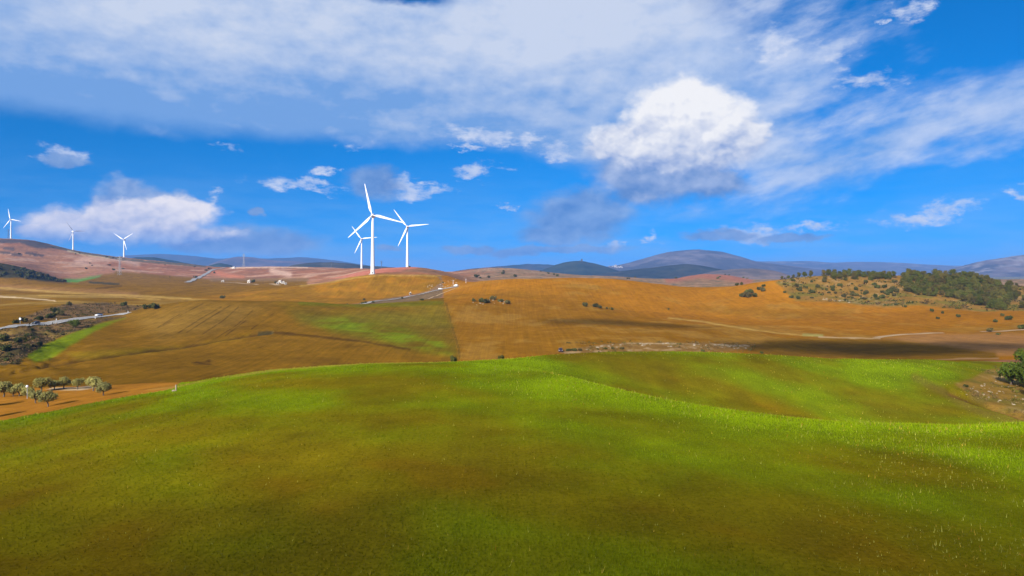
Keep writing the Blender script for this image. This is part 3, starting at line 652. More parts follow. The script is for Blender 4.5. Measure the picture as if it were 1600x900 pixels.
mountain('mountain', 'purple blue mountain behind the left power pylon', 8600, 900, [(300, 424), (335, 413), (352, 406), (376, 401), (395, 402), (430, 407), (470, 409), (520, 415), (560, 424)], (0.12, 0.085, 0.08), (0.06, 0.05, 0.05), 0.12, 8)
mountain('wooded_or_shaded_hill', 'dark wooded ridge right of the third left turbine', 4600, 420, [(170, 424), (215, 402), (235, 402), (258, 405), (290, 411), (318, 417), (345, 423)], FOREST_OR_SHADE, (0.03, 0.045, 0.025), 0.08, 12)
mountain('wooded_or_shaded_hill', 'small dark wooded knoll behind the far road', 4300, 300, [(310, 424), (330, 414), (343, 411.5), (355, 413), (370, 418), (385, 424)], FOREST_OR_SHADE, (0.03, 0.045, 0.025), 0.08, 13)
mountain('wooded_or_shaded_hill', 'low dark wooded hill left of the nearest turbines', 4000, 350, [(430, 424), (465, 413), (500, 410), (540, 411), (570, 415), (620, 418), (665, 424)], (0.03, 0.035, 0.022), (0.055, 0.05, 0.03), 0.08, 14)
mountain('mountain', 'low blue hills left of the tower topped hill', 7800, 700, [(690, 426), (735, 421), (790, 415), (830, 412.5), (862, 414), (880, 417), (910, 426)], FOREST_OR_SHADE, HEATH, 0.1, 17)
mountain('wooded_or_shaded_hill', 'pointed hill with a tower on its summit, cloud shade in its dark colour', 5200, 520, [(830, 430), (855, 419), (872, 413), (888, 409), (905, 407.2), (925, 411), (945, 416), (962, 422), (980, 430)], FOREST_OR_SHADE, (0.03, 0.04, 0.025), 0.07, 19)  # dark colour stands in for cloud shade on this hill
mountain('mountain', 'broad dome shaped purple mountain on the right', 8200, 1500, [(900, 430), (945, 417), (970, 413.5), (1000, 405.5), (1030, 397), (1060, 391.8), (1090, 390.3), (1115, 392), (1140, 398), (1165, 406.5), (1200, 412), (1240, 417), (1300, 428)], LIMEH, HEATH, 0.10, 23, rock=(0.13, 0.11, 0.108))
mountain('mountain', 'long level blue plateau behind the pine hill', 12500, 1800, [(1080, 426), (1130, 411), (1165, 408), (1210, 408.5), (1260, 408), (1300, 410.5), (1340, 409), (1390, 410), (1440, 413), (1500, 415.5), (1560, 416.5), (1640, 420), (1760, 426)], HEATH, LIMEH, 0.08, 29, rock=(0.19, 0.165, 0.15))
mountain('wooded_or_shaded_hill', 'dark shaded hill in front of the dome mountain', 4600, 520, [(900, 432), (960, 425), (1010, 419), (1045, 415), (1070, 412.3), (1095, 415), (1130, 422), (1180, 431)], (0.022, 0.028, 0.018), (0.04, 0.04, 0.025), 0.08, 31)  # cloud shade put into this hill's dark colours
mountain('heath_hill', 'low brown heath hill right of the dark shaded hill', 4100, 400, [(1080, 434), (1120, 423), (1170, 419.5), (1200, 422), (1225, 430)], (0.16, 0.11, 0.075), (0.10, 0.075, 0.05), 0.08, 33)
mountain('mountain', 'rocky grey mountain at the right edge', 6800, 800, [(1480, 428), (1520, 416), (1540, 409), (1560, 404.5), (1580, 401), (1600, 397.5), (1650, 392), (1720, 396), (1820, 412), (1880, 426)], (0.13, 0.10, 0.085), HEATH, 0.16, 37, rock=ROCK)
mountain('wooded_or_shaded_hill', 'low wooded rise left of the orange hill crest', 3300, 250, [(690, 428), (725, 421.5), (770, 417.5), (800, 419.5), (840, 425), (870, 430)], (0.05, 0.045, 0.03), (0.16, 0.09, 0.06), 0.06, 41)

# ---------------------------------------------------------------- the air
hb = bmesh.new(); bmesh.ops.create_cube(hb, size=1.0)
for v in hb.verts: v.co = Vector((v.co.x * 60000, 7500 + v.co.y * 24000, CZ - 51 + (v.co.z + 0.5) * 336))
hm = bpy.data.meshes.new('haze'); hb.to_mesh(hm); hb.free()
M_HAZE = bpy.data.materials.new('haze'); M_HAZE.use_nodes = True; M_HAZE.node_tree.nodes.clear()
pv_ = M_HAZE.node_tree.nodes.new('ShaderNodeVolumePrincipled'); oo = M_HAZE.node_tree.nodes.new('ShaderNodeOutputMaterial')
pv_.inputs['Color'].default_value = (0.22, 0.46, 1.0, 1); pv_.inputs['Density'].default_value = 0.00007; pv_.inputs['Anisotropy'].default_value = 0.0
M_HAZE.node_tree.links.new(pv_.outputs[0], oo.inputs['Volume'])
link('haze', hm, M_HAZE, label='thin blue haze in the air over the whole landscape', cat='haze', kind='stuff')

# ================================================================== clouds overhead whose shadows lie on the land
M_CLOUD = bpy.data.materials.new('cloud'); M_CLOUD.use_nodes = True; M_CLOUD.node_tree.nodes.clear()
cv = M_CLOUD.node_tree.nodes.new('ShaderNodeVolumePrincipled'); co_ = M_CLOUD.node_tree.nodes.new('ShaderNodeOutputMaterial')
cv.inputs['Color'].default_value = (1, 1, 1, 1); cv.inputs['Density'].default_value = 0.055
M_CLOUD.node_tree.links.new(cv.outputs[0], co_.inputs['Volume'])
def cloud(cx, cy, ax, ay, az, alt, label, rotz=0.0, seed=0):
    g = float(gz(cx, cy)); t = alt / sun_dir.z
    c = Vector((cx, cy, g)) + sun_dir * t
    bm = bmesh.new(); bmesh.ops.create_icosphere(bm, subdivisions=4, radius=1.0)
    for v in bm.verts:
        p = v.co.copy(); k = 1 + 0.9 * float(fbm(np.array([p.x * 1.0 + p.z * 0.3 + seed * 7]), np.array([p.y + p.z * 0.4 - seed * 3]), 0.9, 4, seed + 3)[0])
        v.co = Vector((p.x * ax * k, p.y * ay * k, p.z * az * (k if p.z > 0 else 0.6 * k)))
    me = bpy.data.meshes.new('cloud'); bm.to_mesh(me); bm.free()
    return link('cloud', me, M_CLOUD, label=label, cat='cloud', kind='structure', loc=c, rot=(0, 0, rotz))
CLOUDS = [(182, 322, 84, 28, 26, 720, 'small cloud overhead that shades the dark field on the right', 0.10),
          (66, 412, 46, 16, 11, 700, 'small cloud overhead that shades a strip of the orange hill', -0.25),
          (-30, 22, 90, 26, 11, 760, 'unseen thin cloud overhead, enlarged to darken the nearest grass', 0.1)]  # unseen cloud, sized to darken the near foreground
for i, (x_, y_, a_, b_, c_, al, lb, rz) in enumerate(CLOUDS): cloud(x_, y_, a_, b_, c_, al, lb, rz, i)

# ================================================================== mesh helpers
def bm_obj(name, bm, mat, parent=None, smooth=False, **kw):
    me = bpy.data.meshes.new(name); bm.normal_update(); bm.to_mesh(me); bm.free()
    if smooth: me.polygons.foreach_set('use_smooth', [True] * len(me.polygons))
    return link(name, me, mat, parent, **kw)
def tube(bm, pts, rad, n=8, cap=True):
    rings = []; pts = [Vector(p) for p in pts]
    for i, p in enumerate(pts):
        d = (pts[min(i + 1, len(pts) - 1)] - pts[max(i - 1, 0)]).normalized()
        a = d.cross(Vector((0, 1, 0)) if abs(d.y) < 0.9 else Vector((1, 0, 0))).normalized(); b = d.cross(a)
        rings.append([bm.verts.new(p + (a * math.cos(2 * math.pi * k / n) + b * math.sin(2 * math.pi * k / n)) * rad[i]) for k in range(n)])
    for r0, r1 in zip(rings[:-1], rings[1:]):
        for k in range(n): bm.faces.new((r0[k], r0[(k + 1) % n], r1[(k + 1) % n], r1[k]))
    if cap: bm.faces.new(rings[0][::-1]); bm.faces.new(rings[-1])
def box(bm, c, s, bevel=0.0):
    r_ = bmesh.ops.create_cube(bm, size=1.0)
    for v in r_['verts']: v.co = Vector((c[0] + v.co.x * s[0], c[1] + v.co.y * s[1], c[2] + v.co.z * s[2]))
    if bevel: bmesh.ops.bevel(bm, geom=list({e for v in r_['verts'] for e in v.link_edges}), offset=bevel, segments=2, affect='EDGES', profile=0.5)
def prism(bm, prof, y0, y1):
    a = [bm.verts.new((p[0], y0, p[1])) for p in prof]; b = [bm.verts.new((p[0], y1, p[1])) for p in prof]
    n = len(prof); bm.faces.new(a); bm.faces.new(b[::-1])
    for i in range(n): bm.faces.new((a[i], b[i], b[(i + 1) % n], a[(i + 1) % n]))
    bmesh.ops.recalc_face_normals(bm, faces=bm.faces)
def thing(name, label, cat, loc, rz=0.0, group=None, scale=1.0):
    o = link(name, None, None, label=label, cat=cat, group=group, loc=loc, rot=(0, 0, rz)); o.scale = (scale,) * 3 if not isinstance(scale, tuple) else scale
    o.empty_display_size = 0.5; return o
def copy_tree(src, label, loc, rz=0.0, scale=1.0, group=None):
    o = src.copy(); COL.objects.link(o); o.location = loc; o.rotation_euler = (0, 0, rz); o['label'] = label
    o.scale = (scale,) * 3 if not isinstance(scale, tuple) else scale
    if group: o['group'] = group
    elif 'group' in o.keys(): del o['group']
    for ch in src.children:
        c2 = ch.copy(); COL.objects.link(c2); c2.parent = o
        for g in ch.children:
            d2 = g.copy(); COL.objects.link(d2); d2.parent = c2
    return o
def simple(name, color, rough=0.5, var=0.15, scale=3.0, spec=0.3, metallic=0.0, bump=0.0):
    m = new_mat(name); n_ = noise(objco(), scale, 5, 0.6)
    c = brightness(mix(0.0, color, color), (n_ - 0.5) * var * 2 + 1.0)
    return finish(m, c, rough, n_ if bump else None, bump or 0.1, 0.5, spec, metallic)
M_WHITE = simple('turbine_paint', (0.72, 0.725, 0.735), 0.45, 0.05, 0.4)
M_CONC = simple('concrete', (0.42, 0.40, 0.36), 0.9, 0.3, 2.0, 0.1)
M_DGREY = simple('dark_grey_paint', (0.06, 0.06, 0.065), 0.5)
M_STEEL = simple('galvanised_steel', (0.50, 0.52, 0.54), 0.5, 0.15, 5.0, 0.4, 0.4)
M_LIME = simple('limewash', (0.58, 0.55, 0.50), 0.9, 0.12, 1.5, 0.1)
M_TILE = simple('roof_tile', (0.36, 0.19, 0.12), 0.9, 0.35, 4.0, 0.1)
M_GLASS = simple('dark_window_glass', (0.02, 0.025, 0.03), 0.08, 0.0, 1.0, 0.6)
M_WOOD = simple('door_wood', (0.12, 0.07, 0.04), 0.8, 0.3, 6.0, 0.1)
M_STONE = simple('stone', (0.30, 0.24, 0.16), 0.95, 0.4, 5.0, 0.1, 0.0, 0.05)
M_RUBBER = simple('tyre_rubber', (0.02, 0.02, 0.02), 0.85, 0.1)
M_LAMP = simple('lamp_glass', (0.75, 0.75, 0.72), 0.15, 0.0, 1.0, 0.6)
M_RED = simple('red_lamp_glass', (0.4, 0.02, 0.02), 0.2, 0.0, 1.0, 0.5)
M_BARK = simple('bark', (0.10, 0.075, 0.055), 0.95, 0.5, 8.0, 0.05, 0.0, 0.04)
M_BARKO = simple('olive_bark', (0.13, 0.105, 0.085), 0.95, 0.5, 8.0, 0.05, 0.0, 0.04)

# ================================================================== roads and tracks
def asphalt(name, c, var):
    m = new_mat(name); p = pos(); return finish(m, brightness(mix(noise(p, 0.25, 4), c, [v * 0.8 for v in c]), (noise(p, 3.0, 5, 0.7) - 0.5) * var + 1.0), 0.85, noise(p, 8.0, 4), 0.02, 0.4, 0.2)
M_ROAD = asphalt('worn_asphalt', (0.31, 0.295, 0.27), 0.4)
M_TRACK = asphalt('pale_dirt', (0.40, 0.27, 0.14), 0.8)
M_LINE = simple('road_paint', (0.78, 0.78, 0.75), 0.7, 0.2, 2.0)
def smooth_path(pts, n=10):
    pts = [Vector(p) for p in pts]; out = []
    P = [pts[0] * 2 - pts[1]] + pts + [pts[-1] * 2 - pts[-2]]
    for i in range(1, len(P) - 2):
        for k in range(n):
            t = k / n; a, b, c_, d = P[i - 1], P[i], P[i + 1], P[i + 2]
            out.append(0.5 * ((2 * b) + (c_ - a) * t + (2 * a - 5 * b + 4 * c_ - d) * t * t + (3 * b - a - 3 * c_ + d) * t ** 3))
    out.append(pts[-1]); return out
def ribbon(path, off, w, lift, drape=True, thick=0.0):
    bm = bmesh.new(); prev = None; cr = 4
    for i, p in enumerate(path):
        d = path[min(i + 1, len(path) - 1)] - path[max(i - 1, 0)]; d.z = 0; d.normalize(); nrm = Vector((-d.y, d.x, 0))
        row = []
        for k in range(cr + 1):
            q = p + nrm * (off - w / 2 + w * k / cr)
            row.append(bm.verts.new((q.x, q.y, (float(gz(q.x, q.y)) if drape else p.z) + lift)))
        if prev:
            for k in range(cr): bm.faces.new((prev[k], row[k], row[k + 1], prev[k + 1]))
        prev = row
    return bm
def road(name, label, pts, w, mat, lift=0.25, lines=True, flat=True):
    path = smooth_path(pts, 14)
    if flat:                                   # a graded road: height evened out along its length
        zz = np.array([float(gz(p.x, p.y)) for p in path]); zz = gsm(zz, 6.0) if len(zz) > 20 else zz
        up = max(0.0, 0.0)
        for p, h in zip(path, zz): p.z = h
    o = bm_obj(name, ribbon(path, 0, w, lift, drape=True), mat, smooth=True, label=label, cat='road', kind='structure')
    if lines:
        for sd_ in (-1, 1): bm_obj('edge_line', ribbon(path, sd_ * (w / 2 - 0.35), 0.18, lift + 0.02), M_LINE, o)
        bm = bmesh.new()
        L = 0
        for a, b in zip(path[:-1], path[1:]):
            L += 1
            if L % 2:
                d = (b - a); d.z = 0; d.normalize(); nrm = Vector((-d.y, d.x, 0)) * 0.07
                vs = [bm.verts.new((q.x, q.y, float(gz(q.x, q.y)) + lift + 0.02)) for q in (a - nrm, b - nrm, b + nrm, a + nrm)]; bm.faces.new(vs)
        bm_obj('centre_line', bm, M_LINE, o)
    return path
left_road = road('road', 'grey country road with cars crossing below the left fields', [at(-160, 262), at(-80, 284)] + [hit(a, b, 280, 480) for a, b in ((0, 513.5), (50, 508), (100, 501.5), (150, 495.5), (180, 492.3), (200, 490.5))], 6.4, M_ROAD, 0.3)
mid_road = road('road', 'pale road climbing the slope below the nearest turbine', [at(510, 530)] + [hit(a, b, 500, 800) for a, b in ((548, 477), (575, 473.5), (605, 469.5), (640, 463.5), (668, 457.5), (690, 452.5), (706, 449.5), (716, 447.8))], 5.4, M_ROAD, 0.45)
road('road', 'distant grey road running over the ridge towards the pylon', [at(292, 1160), at(300, 1320), at(312, 1560), at(330, 1850), at(352, 2030)], 9.0, M_ROAD, 0.9, lines=False)
def trk(label, px, w, ym=(100, 900)): road('dirt_track', label, [hit(a, b, *ym) for a, b in px], w, M_TRACK, 0.16, lines=False)
trk('pale dirt track curving over the orange field on the right', [(1368, 528), (1390, 525), (1420, 522.5), (1450, 521), (1475, 520.5)], 4.0, (200, 520))
trk('pale dirt track below the pine wood at the right edge', [(1532, 518.5), (1560, 518), (1590, 516), (1640, 513)], 4.5, (250, 560))
trk('pale farm track along the white farm buildings', [(345, 441), (380, 443), (430, 444.5), (470, 445)], 8.0, (700, 1480))
trk('pale spur track joining the pale road', [(667, 470), (685, 461), (705, 453), (716, 449)], 2.2, (560, 800))
trk('pale stony track behind the olive trees', [(78, 608.5), (100, 607.5), (125, 606.5), (150, 603.5)], 3.4, (120, 230))

# ================================================================== foliage
def leaf_mat(name, c1, c2, c3, transl=0.25):
    m = new_mat(name)
    oi = X.nt.nodes.new('ShaderNodeObjectInfo'); rnd = X(oi.outputs['Random'])
    n_ = noise(objco(), 1.6, 4, 0.7)
    c = mix(clamp01((n_ - 0.5) * 2.4 + 0.5), c1, c2); c = mix(X.m('POWER', rnd, 1.6) * 0.7, c, c3); c = brightness(c, X.m('FRACT', rnd * 7.31) * 0.55 + 0.72)
    return finish(m, c, 0.75, None, 0.1, 0.5, 0.12, 0.0, transl)
M_OLIVE = leaf_mat('olive_leaf', (0.13, 0.13, 0.035), (0.42, 0.39, 0.14), (0.32, 0.28, 0.07))
M_PINE = leaf_mat('pine_needles', (0.045, 0.060, 0.009), (0.130, 0.140, 0.020), (0.17, 0.115, 0.032), 0.15)
M_OAK = leaf_mat('oak_leaf', (0.032, 0.055, 0.006), (0.120, 0.165, 0.014), (0.085, 0.10, 0.012), 0.25)
M_SHRUB = leaf_mat('shrub_leaf', (0.034, 0.044, 0.010), (0.105, 0.118, 0.022), (0.12, 0.085, 0.03), 0.15)
def leaves(n, lobes, size, seed, flat=0.5):
    g = np.random.default_rng(seed); vol = np.array([l[1][0] * l[1][1] * l[1][2] for l in lobes]); pick = g.choice(len(lobes), n, p=vol / vol.sum())
    c_ = np.array([l[0] for l in lobes])[pick]; rd = np.array([l[1] for l in lobes])[pick]
    d = g.normal(size=(n, 3)); d /= np.linalg.norm(d, axis=1, keepdims=True)
    rr = g.random(n) ** 0.38 * (0.86 + 0.26 * g.random(n)); p = c_ + d * rd * rr[:, None]
    # leave gaps
    keep = fbm(p[:, 0] * 3 + p[:, 2], p[:, 1] * 3 - p[:, 2], 1.6, 2, seed) > -0.17
    p, d = p[keep], d[keep]; n = len(p)
    nr_ = d + g.normal(size=(n, 3)) * flat; nr_ /= np.linalg.norm(nr_, axis=1, keepdims=True)
    a = np.cross(nr_, g.normal(size=(n, 3))); a /= np.linalg.norm(a, axis=1, keepdims=True); b = np.cross(nr_, a)
    s = size * (0.55 + 0.9 * g.random(n))[:, None]
    v = np.stack([p - a * s, p - b * s * 0.55, p + a * s, p + b * s * 0.55], 1).reshape(-1, 3)
    return np_mesh('crown', v, np.arange(4 * n).reshape(-1, 4), None, False)
def make_tree(name, label, cat, trunk_h, trunk_r, limbs, lobes, n, size, leafm, barkm, seed, group=None):
    g = random.Random(seed); o = thing(name, label, cat, (0, 0, 0), 0, group)
    bm = bmesh.new(); lean = Vector((g.uniform(-.12, .12) * trunk_h, g.uniform(-.12, .12) * trunk_h, trunk_h))
    tube(bm, [(0, 0, -0.5), (0, 0, 0.02), lean * 0.45 + Vector((g.uniform(-.08, .08), g.uniform(-.08, .08), 0)), lean], [trunk_r * 1.5, trunk_r * 1.25, trunk_r, trunk_r * 0.8], 9)
    for k in range(limbs):
        l = lobes[k % len(lobes)]; e = Vector(l[0]); st = lean * g.uniform(0.72, 0.98); md = st.lerp(e, 0.5) + Vector((g.uniform(-.2, .2), g.uniform(-.2, .2), 0.15))
        tube(bm, [st, md, e], [trunk_r * 0.62, trunk_r * 0.4, trunk_r * 0.12], 6)
    bm_obj('trunk', bm, barkm, o, True)
    link('crown', leaves(n, lobes, size, seed), leafm, o)
    return o
def olive_lobes(seed, w=1.75, h=1.25, zc=2.45):
    g = random.Random(seed); L = [((0, 0, zc), (w * 0.75, w * 0.75, h * 0.8))]
    for k in range(6):
        a = k * 1.047 + g.uniform(-.4, .4); q = w * g.uniform(0.45, 0.7)
        L.append(((q * math.cos(a), q * math.sin(a), zc + g.uniform(-.45, .5)), (w * g.uniform(.34, .5),) * 2 + (h * g.uniform(.42, .62),)))
    return L
HIDE = []
def proto(o): HIDE.append(o); return o
OLV = [proto(make_tree('olive_tree', 'x', 'olive tree', 0.95, 0.11, 5, olive_lobes(s, 1.6, 1.3, 1.75), 3000, 0.13, M_OLIVE, M_BARKO, s)) for s in (2, 5, 9)]
def pine_lobes(seed, w=3.0, H=8.0):
    g = random.Random(seed); L = [((0, 0, H * .46), (w * .74, w * .74, H * .42))]
    for k in range(8):
        a = k * 0.785 * 1.9 + g.uniform(-.4, .4); zz = H * g.uniform(.16, .8); q = w * (0.62 if zz < H * .6 else .38) * g.uniform(.75, 1.05)
        L.append(((q * math.cos(a), q * math.sin(a), zz), (w * g.uniform(.32, .48),) * 2 + (H * g.uniform(.12, .2),)))
    return L
PIN = [proto(make_tree('pine_tree', 'x', 'pine tree', 3.6, 0.2, 4, pine_lobes(s, 3.1, 8.0), 3400, 0.24, M_PINE, M_BARK, s)) for s in (3, 6, 8)]
RND = [proto(make_tree('oak_tree', 'x', 'oak tree', 1.2, 0.24, 5, [(tuple(Vector(c) * 1.55), tuple(Vector(q) * 1.45)) for c, q in olive_lobes(s, 1.9, 1.75, 1.75)], 3200, 0.2, M_OAK, M_BARK, s)) for s in (12, 15)]
def make_shrub(seed, w, h):
    g = random.Random(seed); L = []
    for k in range(6):
        a = g.uniform(0, 6.28); q = w * g.uniform(0.1, 0.6); L.append(((q * math.cos(a), q * math.sin(a), h * g.uniform(.3, .62)), (w * g.uniform(.32, .5), w * g.uniform(.32, .5), h * g.uniform(.3, .45))))
    me = leaves(700, L, 0.16, seed); me.materials.append(M_SHRUB)
    return me
SHR = [make_shrub(s, 1.0, 1.15) for s in (21, 24, 27, 30)]
def shrub(p, s, label, group=None, sz=None, name='shrub', sink=0.05):
    o = link(name, random.choice(SHR), None, label=label, cat='shrub', group=group, loc=(p.x, p.y, p.z - sink * s), rot=(0, 0, random.uniform(0, 6.28)))
    o.scale = (s * random.uniform(.85, 1.2), s * random.uniform(.85, 1.2), (sz or s) * random.uniform(.85, 1.1)); return o

# --- olive trees on the left (photo column, row of the trunk's foot, size, label)
OL = [(75, 635.5, 1.05, 'olive tree nearest to the green field, its dark trunk standing apart'),
      (56, 630, 0.95, 'small olive tree just left behind the one nearest the field'),
      (162, 618, 1.0, 'rightmost olive tree, pale slim trunk with its shadow on orange ground'),
      (146, 611, 1.35, 'tallest olive tree, left behind the rightmost olive tree'),
      (121, 608.5, 1.0, 'olive tree at the right end of the pale stony track'),
      (100, 608, 1.05, 'olive tree in the middle of the pale stony track'),
      (85, 609, 1.0, 'round olive tree at the left end of the pale stony track'),
      (64, 612, 1.45, 'broad dark green olive tree left of the pale stony track'),
      (43, 621, 1.0, 'olive tree right beside the white topped pole'),
      (30, 619, 1.05, 'low wide olive tree left of the white topped pole'),
      (21, 619.5, 0.8, 'short olive tree second from the left edge with dark trunk'),
      (6, 620, 1.4, 'tall pale olive tree at the left edge of the picture')]
for i, (x_, row, s, lb) in enumerate(OL):
    p = hit(x_, row, 95, 230); copy_tree(OLV[i % 3], lb, p, random.uniform(0, 6.28), (s * random.uniform(.75, 1.0), s * .88, s * random.uniform(.76, .95)), 'olive trees in the grove')
for i, (x_, row) in enumerate(((-22, 636), (-30, 655), (-60, 640))):
    copy_tree(OLV[i % 3], 'olive tree just beyond the left edge casting its shadow on orange ground', hit(x_, row, 80, 230), i * 2.0, 1.1, 'olive trees beyond the left edge')

# --- big round trees at the right edge
for x_, row, s, lb in ((1580, 601, 1.08, 'round bright oak tree at the right edge above the dry bank'), (1603, 607, 1.25, 'large oak tree cut by the right edge below the round one'),
                       (1604, 578, 1.2, 'dark oak tree behind the round one at the right edge')):
    copy_tree(RND[0], lb, hit(x_, row, 100, 330), random.uniform(0, 6), s, 'oak trees at the right edge')
for x_, row in ((1625, 622), (1640, 650)): copy_tree(RND[1], 'oak tree just beyond the right edge casting its shadow on the dry bank', hit(x_, row, 90, 330), 1.0, 1.0, 'oak trees beyond the right edge')

# --- pine wood on the right hill
def inpoly(x, y, P):
    c_ = False
    for (ax, ay), (bx_, by) in zip(P, P[1:] + P[:1]):
        if (ay > y) != (by > y) and x < (bx_ - ax) * (y - ay) / (by - ay) + ax: c_ = not c_
    return c_
WOOD = [(1408, 436), (1420, 429), (1530, 432), (1560, 440), (1584, 452), (1590, 466), (1568, 486), (1545, 482), (1515, 474), (1490, 467), (1440, 462), (1424, 462), (1412, 450)]
pts = []; tries = 0
while len(pts) < 175 and tries < 9000:
    tries += 1; x_, y_ = random.uniform(1400, 1595), random.uniform(427, 488)
    if inpoly(x_, y_, WOOD) and all(((x_ - a) / 7.0) ** 2 + ((y_ - b) / 3.1) ** 2 > 1 for a, b in pts): pts.append((x_, y_))
for i, (x_, y_) in enumerate(pts):
    p = hit(x_, y_, 520, 800); edge_ = y_ > 470
    zone = ('on the skyline at the top of' if y_ < 434 else 'at the lower front edge of' if y_ > np.interp(x_, [1410, 1440, 1490, 1545, 1590], [452, 457, 461, 476, 474]) else 'at the left end of' if x_ < 1440 else 'at the right end of' if x_ > 1555 else 'in the upper middle of' if y_ < 445 else 'in the lower middle of')
    copy_tree(PIN[i % 3], 'green pine tree ' + zone + ' the dense pine wood', p, random.uniform(0, 6.28), (random.uniform(.8, 1.55),) * 2 + (random.uniform(.58, 1.08),), 'pines of the dense wood on the right hill')
# --- row of trees along the ridge
RIDGE = [(1222, 433, .42), (1232, 432, .45), (1240, 431.5, .42), (1248, 431, .62), (1257, 430.5, .66), (1267, 430.5, .66), (1287, 430, .7), (1295, 429.8, .85), (1304, 429.6, .78), (1312, 431, .7), (1319, 430.5, .8), (1327, 430.5, .84), (1335, 431.5, .78),
         (1342, 431, .86), (1350, 432.5, .8), (1357, 431, .78), (1365, 431.5, .82), (1373, 432.5, .72), (1381, 432, .76), (1389, 432, .8), (1396, 431.5, .74)]
RIDGE = RIDGE[:-1] + [(random.uniform(1288, 1392), random.uniform(432, 436), random.uniform(.55, .8)) for _ in range(16)] + RIDGE[-1:]
for i, (x_, row, s) in enumerate(RIDGE):
    wh = 'leftmost low tree of the ridge row' if i == 0 else ('rightmost tree of the ridge row beside the pine wood' if i == len(RIDGE) - 1 else None)
    lb = (wh + ', dark against the far plateau') if wh else ('low round tree in the row along the sandy ridge' if s < .5 else ('tree of the lone pair near the left of the ridge row' if 1245 < x_ < 1270 else 'tree in the close row along the ridge left of the pine wood'))
    copy_tree(PIN[i % 3], lb, hit(x_, row + 1.0, 560, 760), random.uniform(0, 6), (s * random.uniform(1.25, 1.6), s * 1.35, s * random.uniform(1.0, 1.25)), 'trees in the row along the ridge')
for x_, row, s in ((1592, 462, .8), (1600, 470, .9), (1597, 482, 1.0), (1588, 446, .7), (1604, 455, .8)):
    copy_tree(PIN[0], 'pine tree at the right edge just outside the dense wood', hit(x_, row, 480, 800), 0.5, (s, s, s * .8), 'pines at the right edge beyond the wood')

# --- shrubs scattered on the sandy hill
SCR = [(1220, 441), (1300, 433), (1400, 433), (1412, 452), (1412, 466), (1390, 473), (1330, 466), (1262, 462), (1236, 458)]
k = 0
while k < 78:
    x_, y_ = random.uniform(1215, 1425), random.uniform(433, 476)
    if inpoly(x_, y_, SCR):
        shrub(hit(x_, y_, 500, 760), random.choice((0.9, 1.3, 1.8, 2.4, 3.0)), 'small green shrub on the ' + ('upper ' if y_ < 446 else 'lower ') + ('left' if x_ < 1285 else 'middle' if x_ < 1350 else 'right') + ' part of the sandy hillside below the ridge trees', 'shrubs scattered on the sandy hillside'); k += 1
for x_, row, s, lb in ((1236, 466, 2.6, 'dark shrub at the left foot of the sandy hillside'), (1226, 458, 2.4, 'dark shrub on the left edge of the sandy hillside'), (1247, 467, 2.4, 'wide dark shrub at the foot of the sandy hillside'), (1268, 466, 1.8, 'low shrub right of the wide dark shrub'),
                       (1337, 462, 2.9, 'large light green shrub in the middle of the sandy hillside'), (1349, 460, 2.6, 'green shrub right of the large light green one'), (1330, 466, 2.2, 'green shrub left below the large light green one'),
                       (1379, 458, 2.6, 'tall green shrub on the right of the sandy hillside'), (1387, 461, 2.5, 'green shrub near the pine wood on the sandy hillside'), (1371, 468, 2.2, 'green shrub low on the right sandy hillside'),
                       (1400, 477, 2.0, 'single green shrub below the pine wood, left one'), (1413, 480, 2.0, 'green shrub beside the single one below the wood'), (1456, 487, 2.0, 'single dark green shrub in the middle of the orange slope'), (1473, 490, 1.7, 'low shrub right of the single dark green shrub'),
                       (1497, 495.5, 2.0, 'flat dark shrub low on the orange slope'), (1465, 498.5, 1.5, 'low shrub beside a pale stone on the orange slope'), (1555, 503.5, 1.9, 'round shrub alone right of the flat dark shrub'), (1548, 518.5, 2.6, 'dark round shrub standing on the pale track'),
                       (1576, 500, 2.6, 'bushy shrub near the right edge below the wood'), (1566, 494, 1.7, 'small shrub just below the pine wood'), (1596, 514, 3.2, 'large dark shrub at the right edge above the pale track'), (1560, 526, 1.4, 'small brown shrub below the pale track'),
                       (1508, 605, .55, 'low green bush on the tip of the dry bank')):
    shrub(hit(x_, row, 100 if row > 590 else 380, 760), s, lb)
# shrubs on the orange hills
for x_, row, s, lb in ((1167, 464, 3.6, 'large dark shrub in the clump on the orange slope'), (1177, 464, 3.4, 'tall dark shrub at the right of the clump on the orange slope'), (1158, 464, 2.4, 'low shrub at the left end of the orange slope clump'), (1172, 459, 3.0, 'dark shrub at the back of the orange slope clump'),
                       (1190, 455, 2.6, 'dark shrub above the orange slope clump'), (1184, 453, 2.0, 'small shrub above the orange slope clump, left one'), (1193, 448, 1.6, 'topmost small shrub beside the bright orange slope'), (1152, 446, 2.2, 'shrub on the crest left of the orange slope clump'), (1159, 444, 1.7, 'small crest shrub right of its bigger neighbour'),
                       (757, 473, 2.7, 'dark shrub in the rocky clump right of the pale road'), (752, 472, 2.0, 'low shrub left in the rocky clump'), (771, 468, 2.4, 'reddish brown shrub at the top of the rocky clump'), (783, 472, 1.9, 'shrub in the middle right of the rocky clump'), (792, 475, 1.9, 'lowest right shrub of the rocky clump'), (740, 471, 1.4, 'small pale shrub at the left end of the rocky clump'),
                       (913, 479, 1.9, 'single dark shrub on the orange hill, leftmost of the row'), (930, 480, 1.9, 'dark shrub in the middle of the orange hill row'), (937, 481.5, 1.5, 'low shrub touching the middle shrub of the orange hill row'), (948, 482.5, 1.0, 'small brown shrub near the right end of the hill row'), (955, 484, 1.4, 'rightmost brown shrub of the orange hill row'),
                       (348, 466, 2.6, 'lone dark round bush in the brown fields behind the middle hill'), (1045, 484, 0.8, 'tiny dark shrub on the bare orange hillside')):
    shrub(hit(x_, row, 420, 760), s * 1.4, lb)
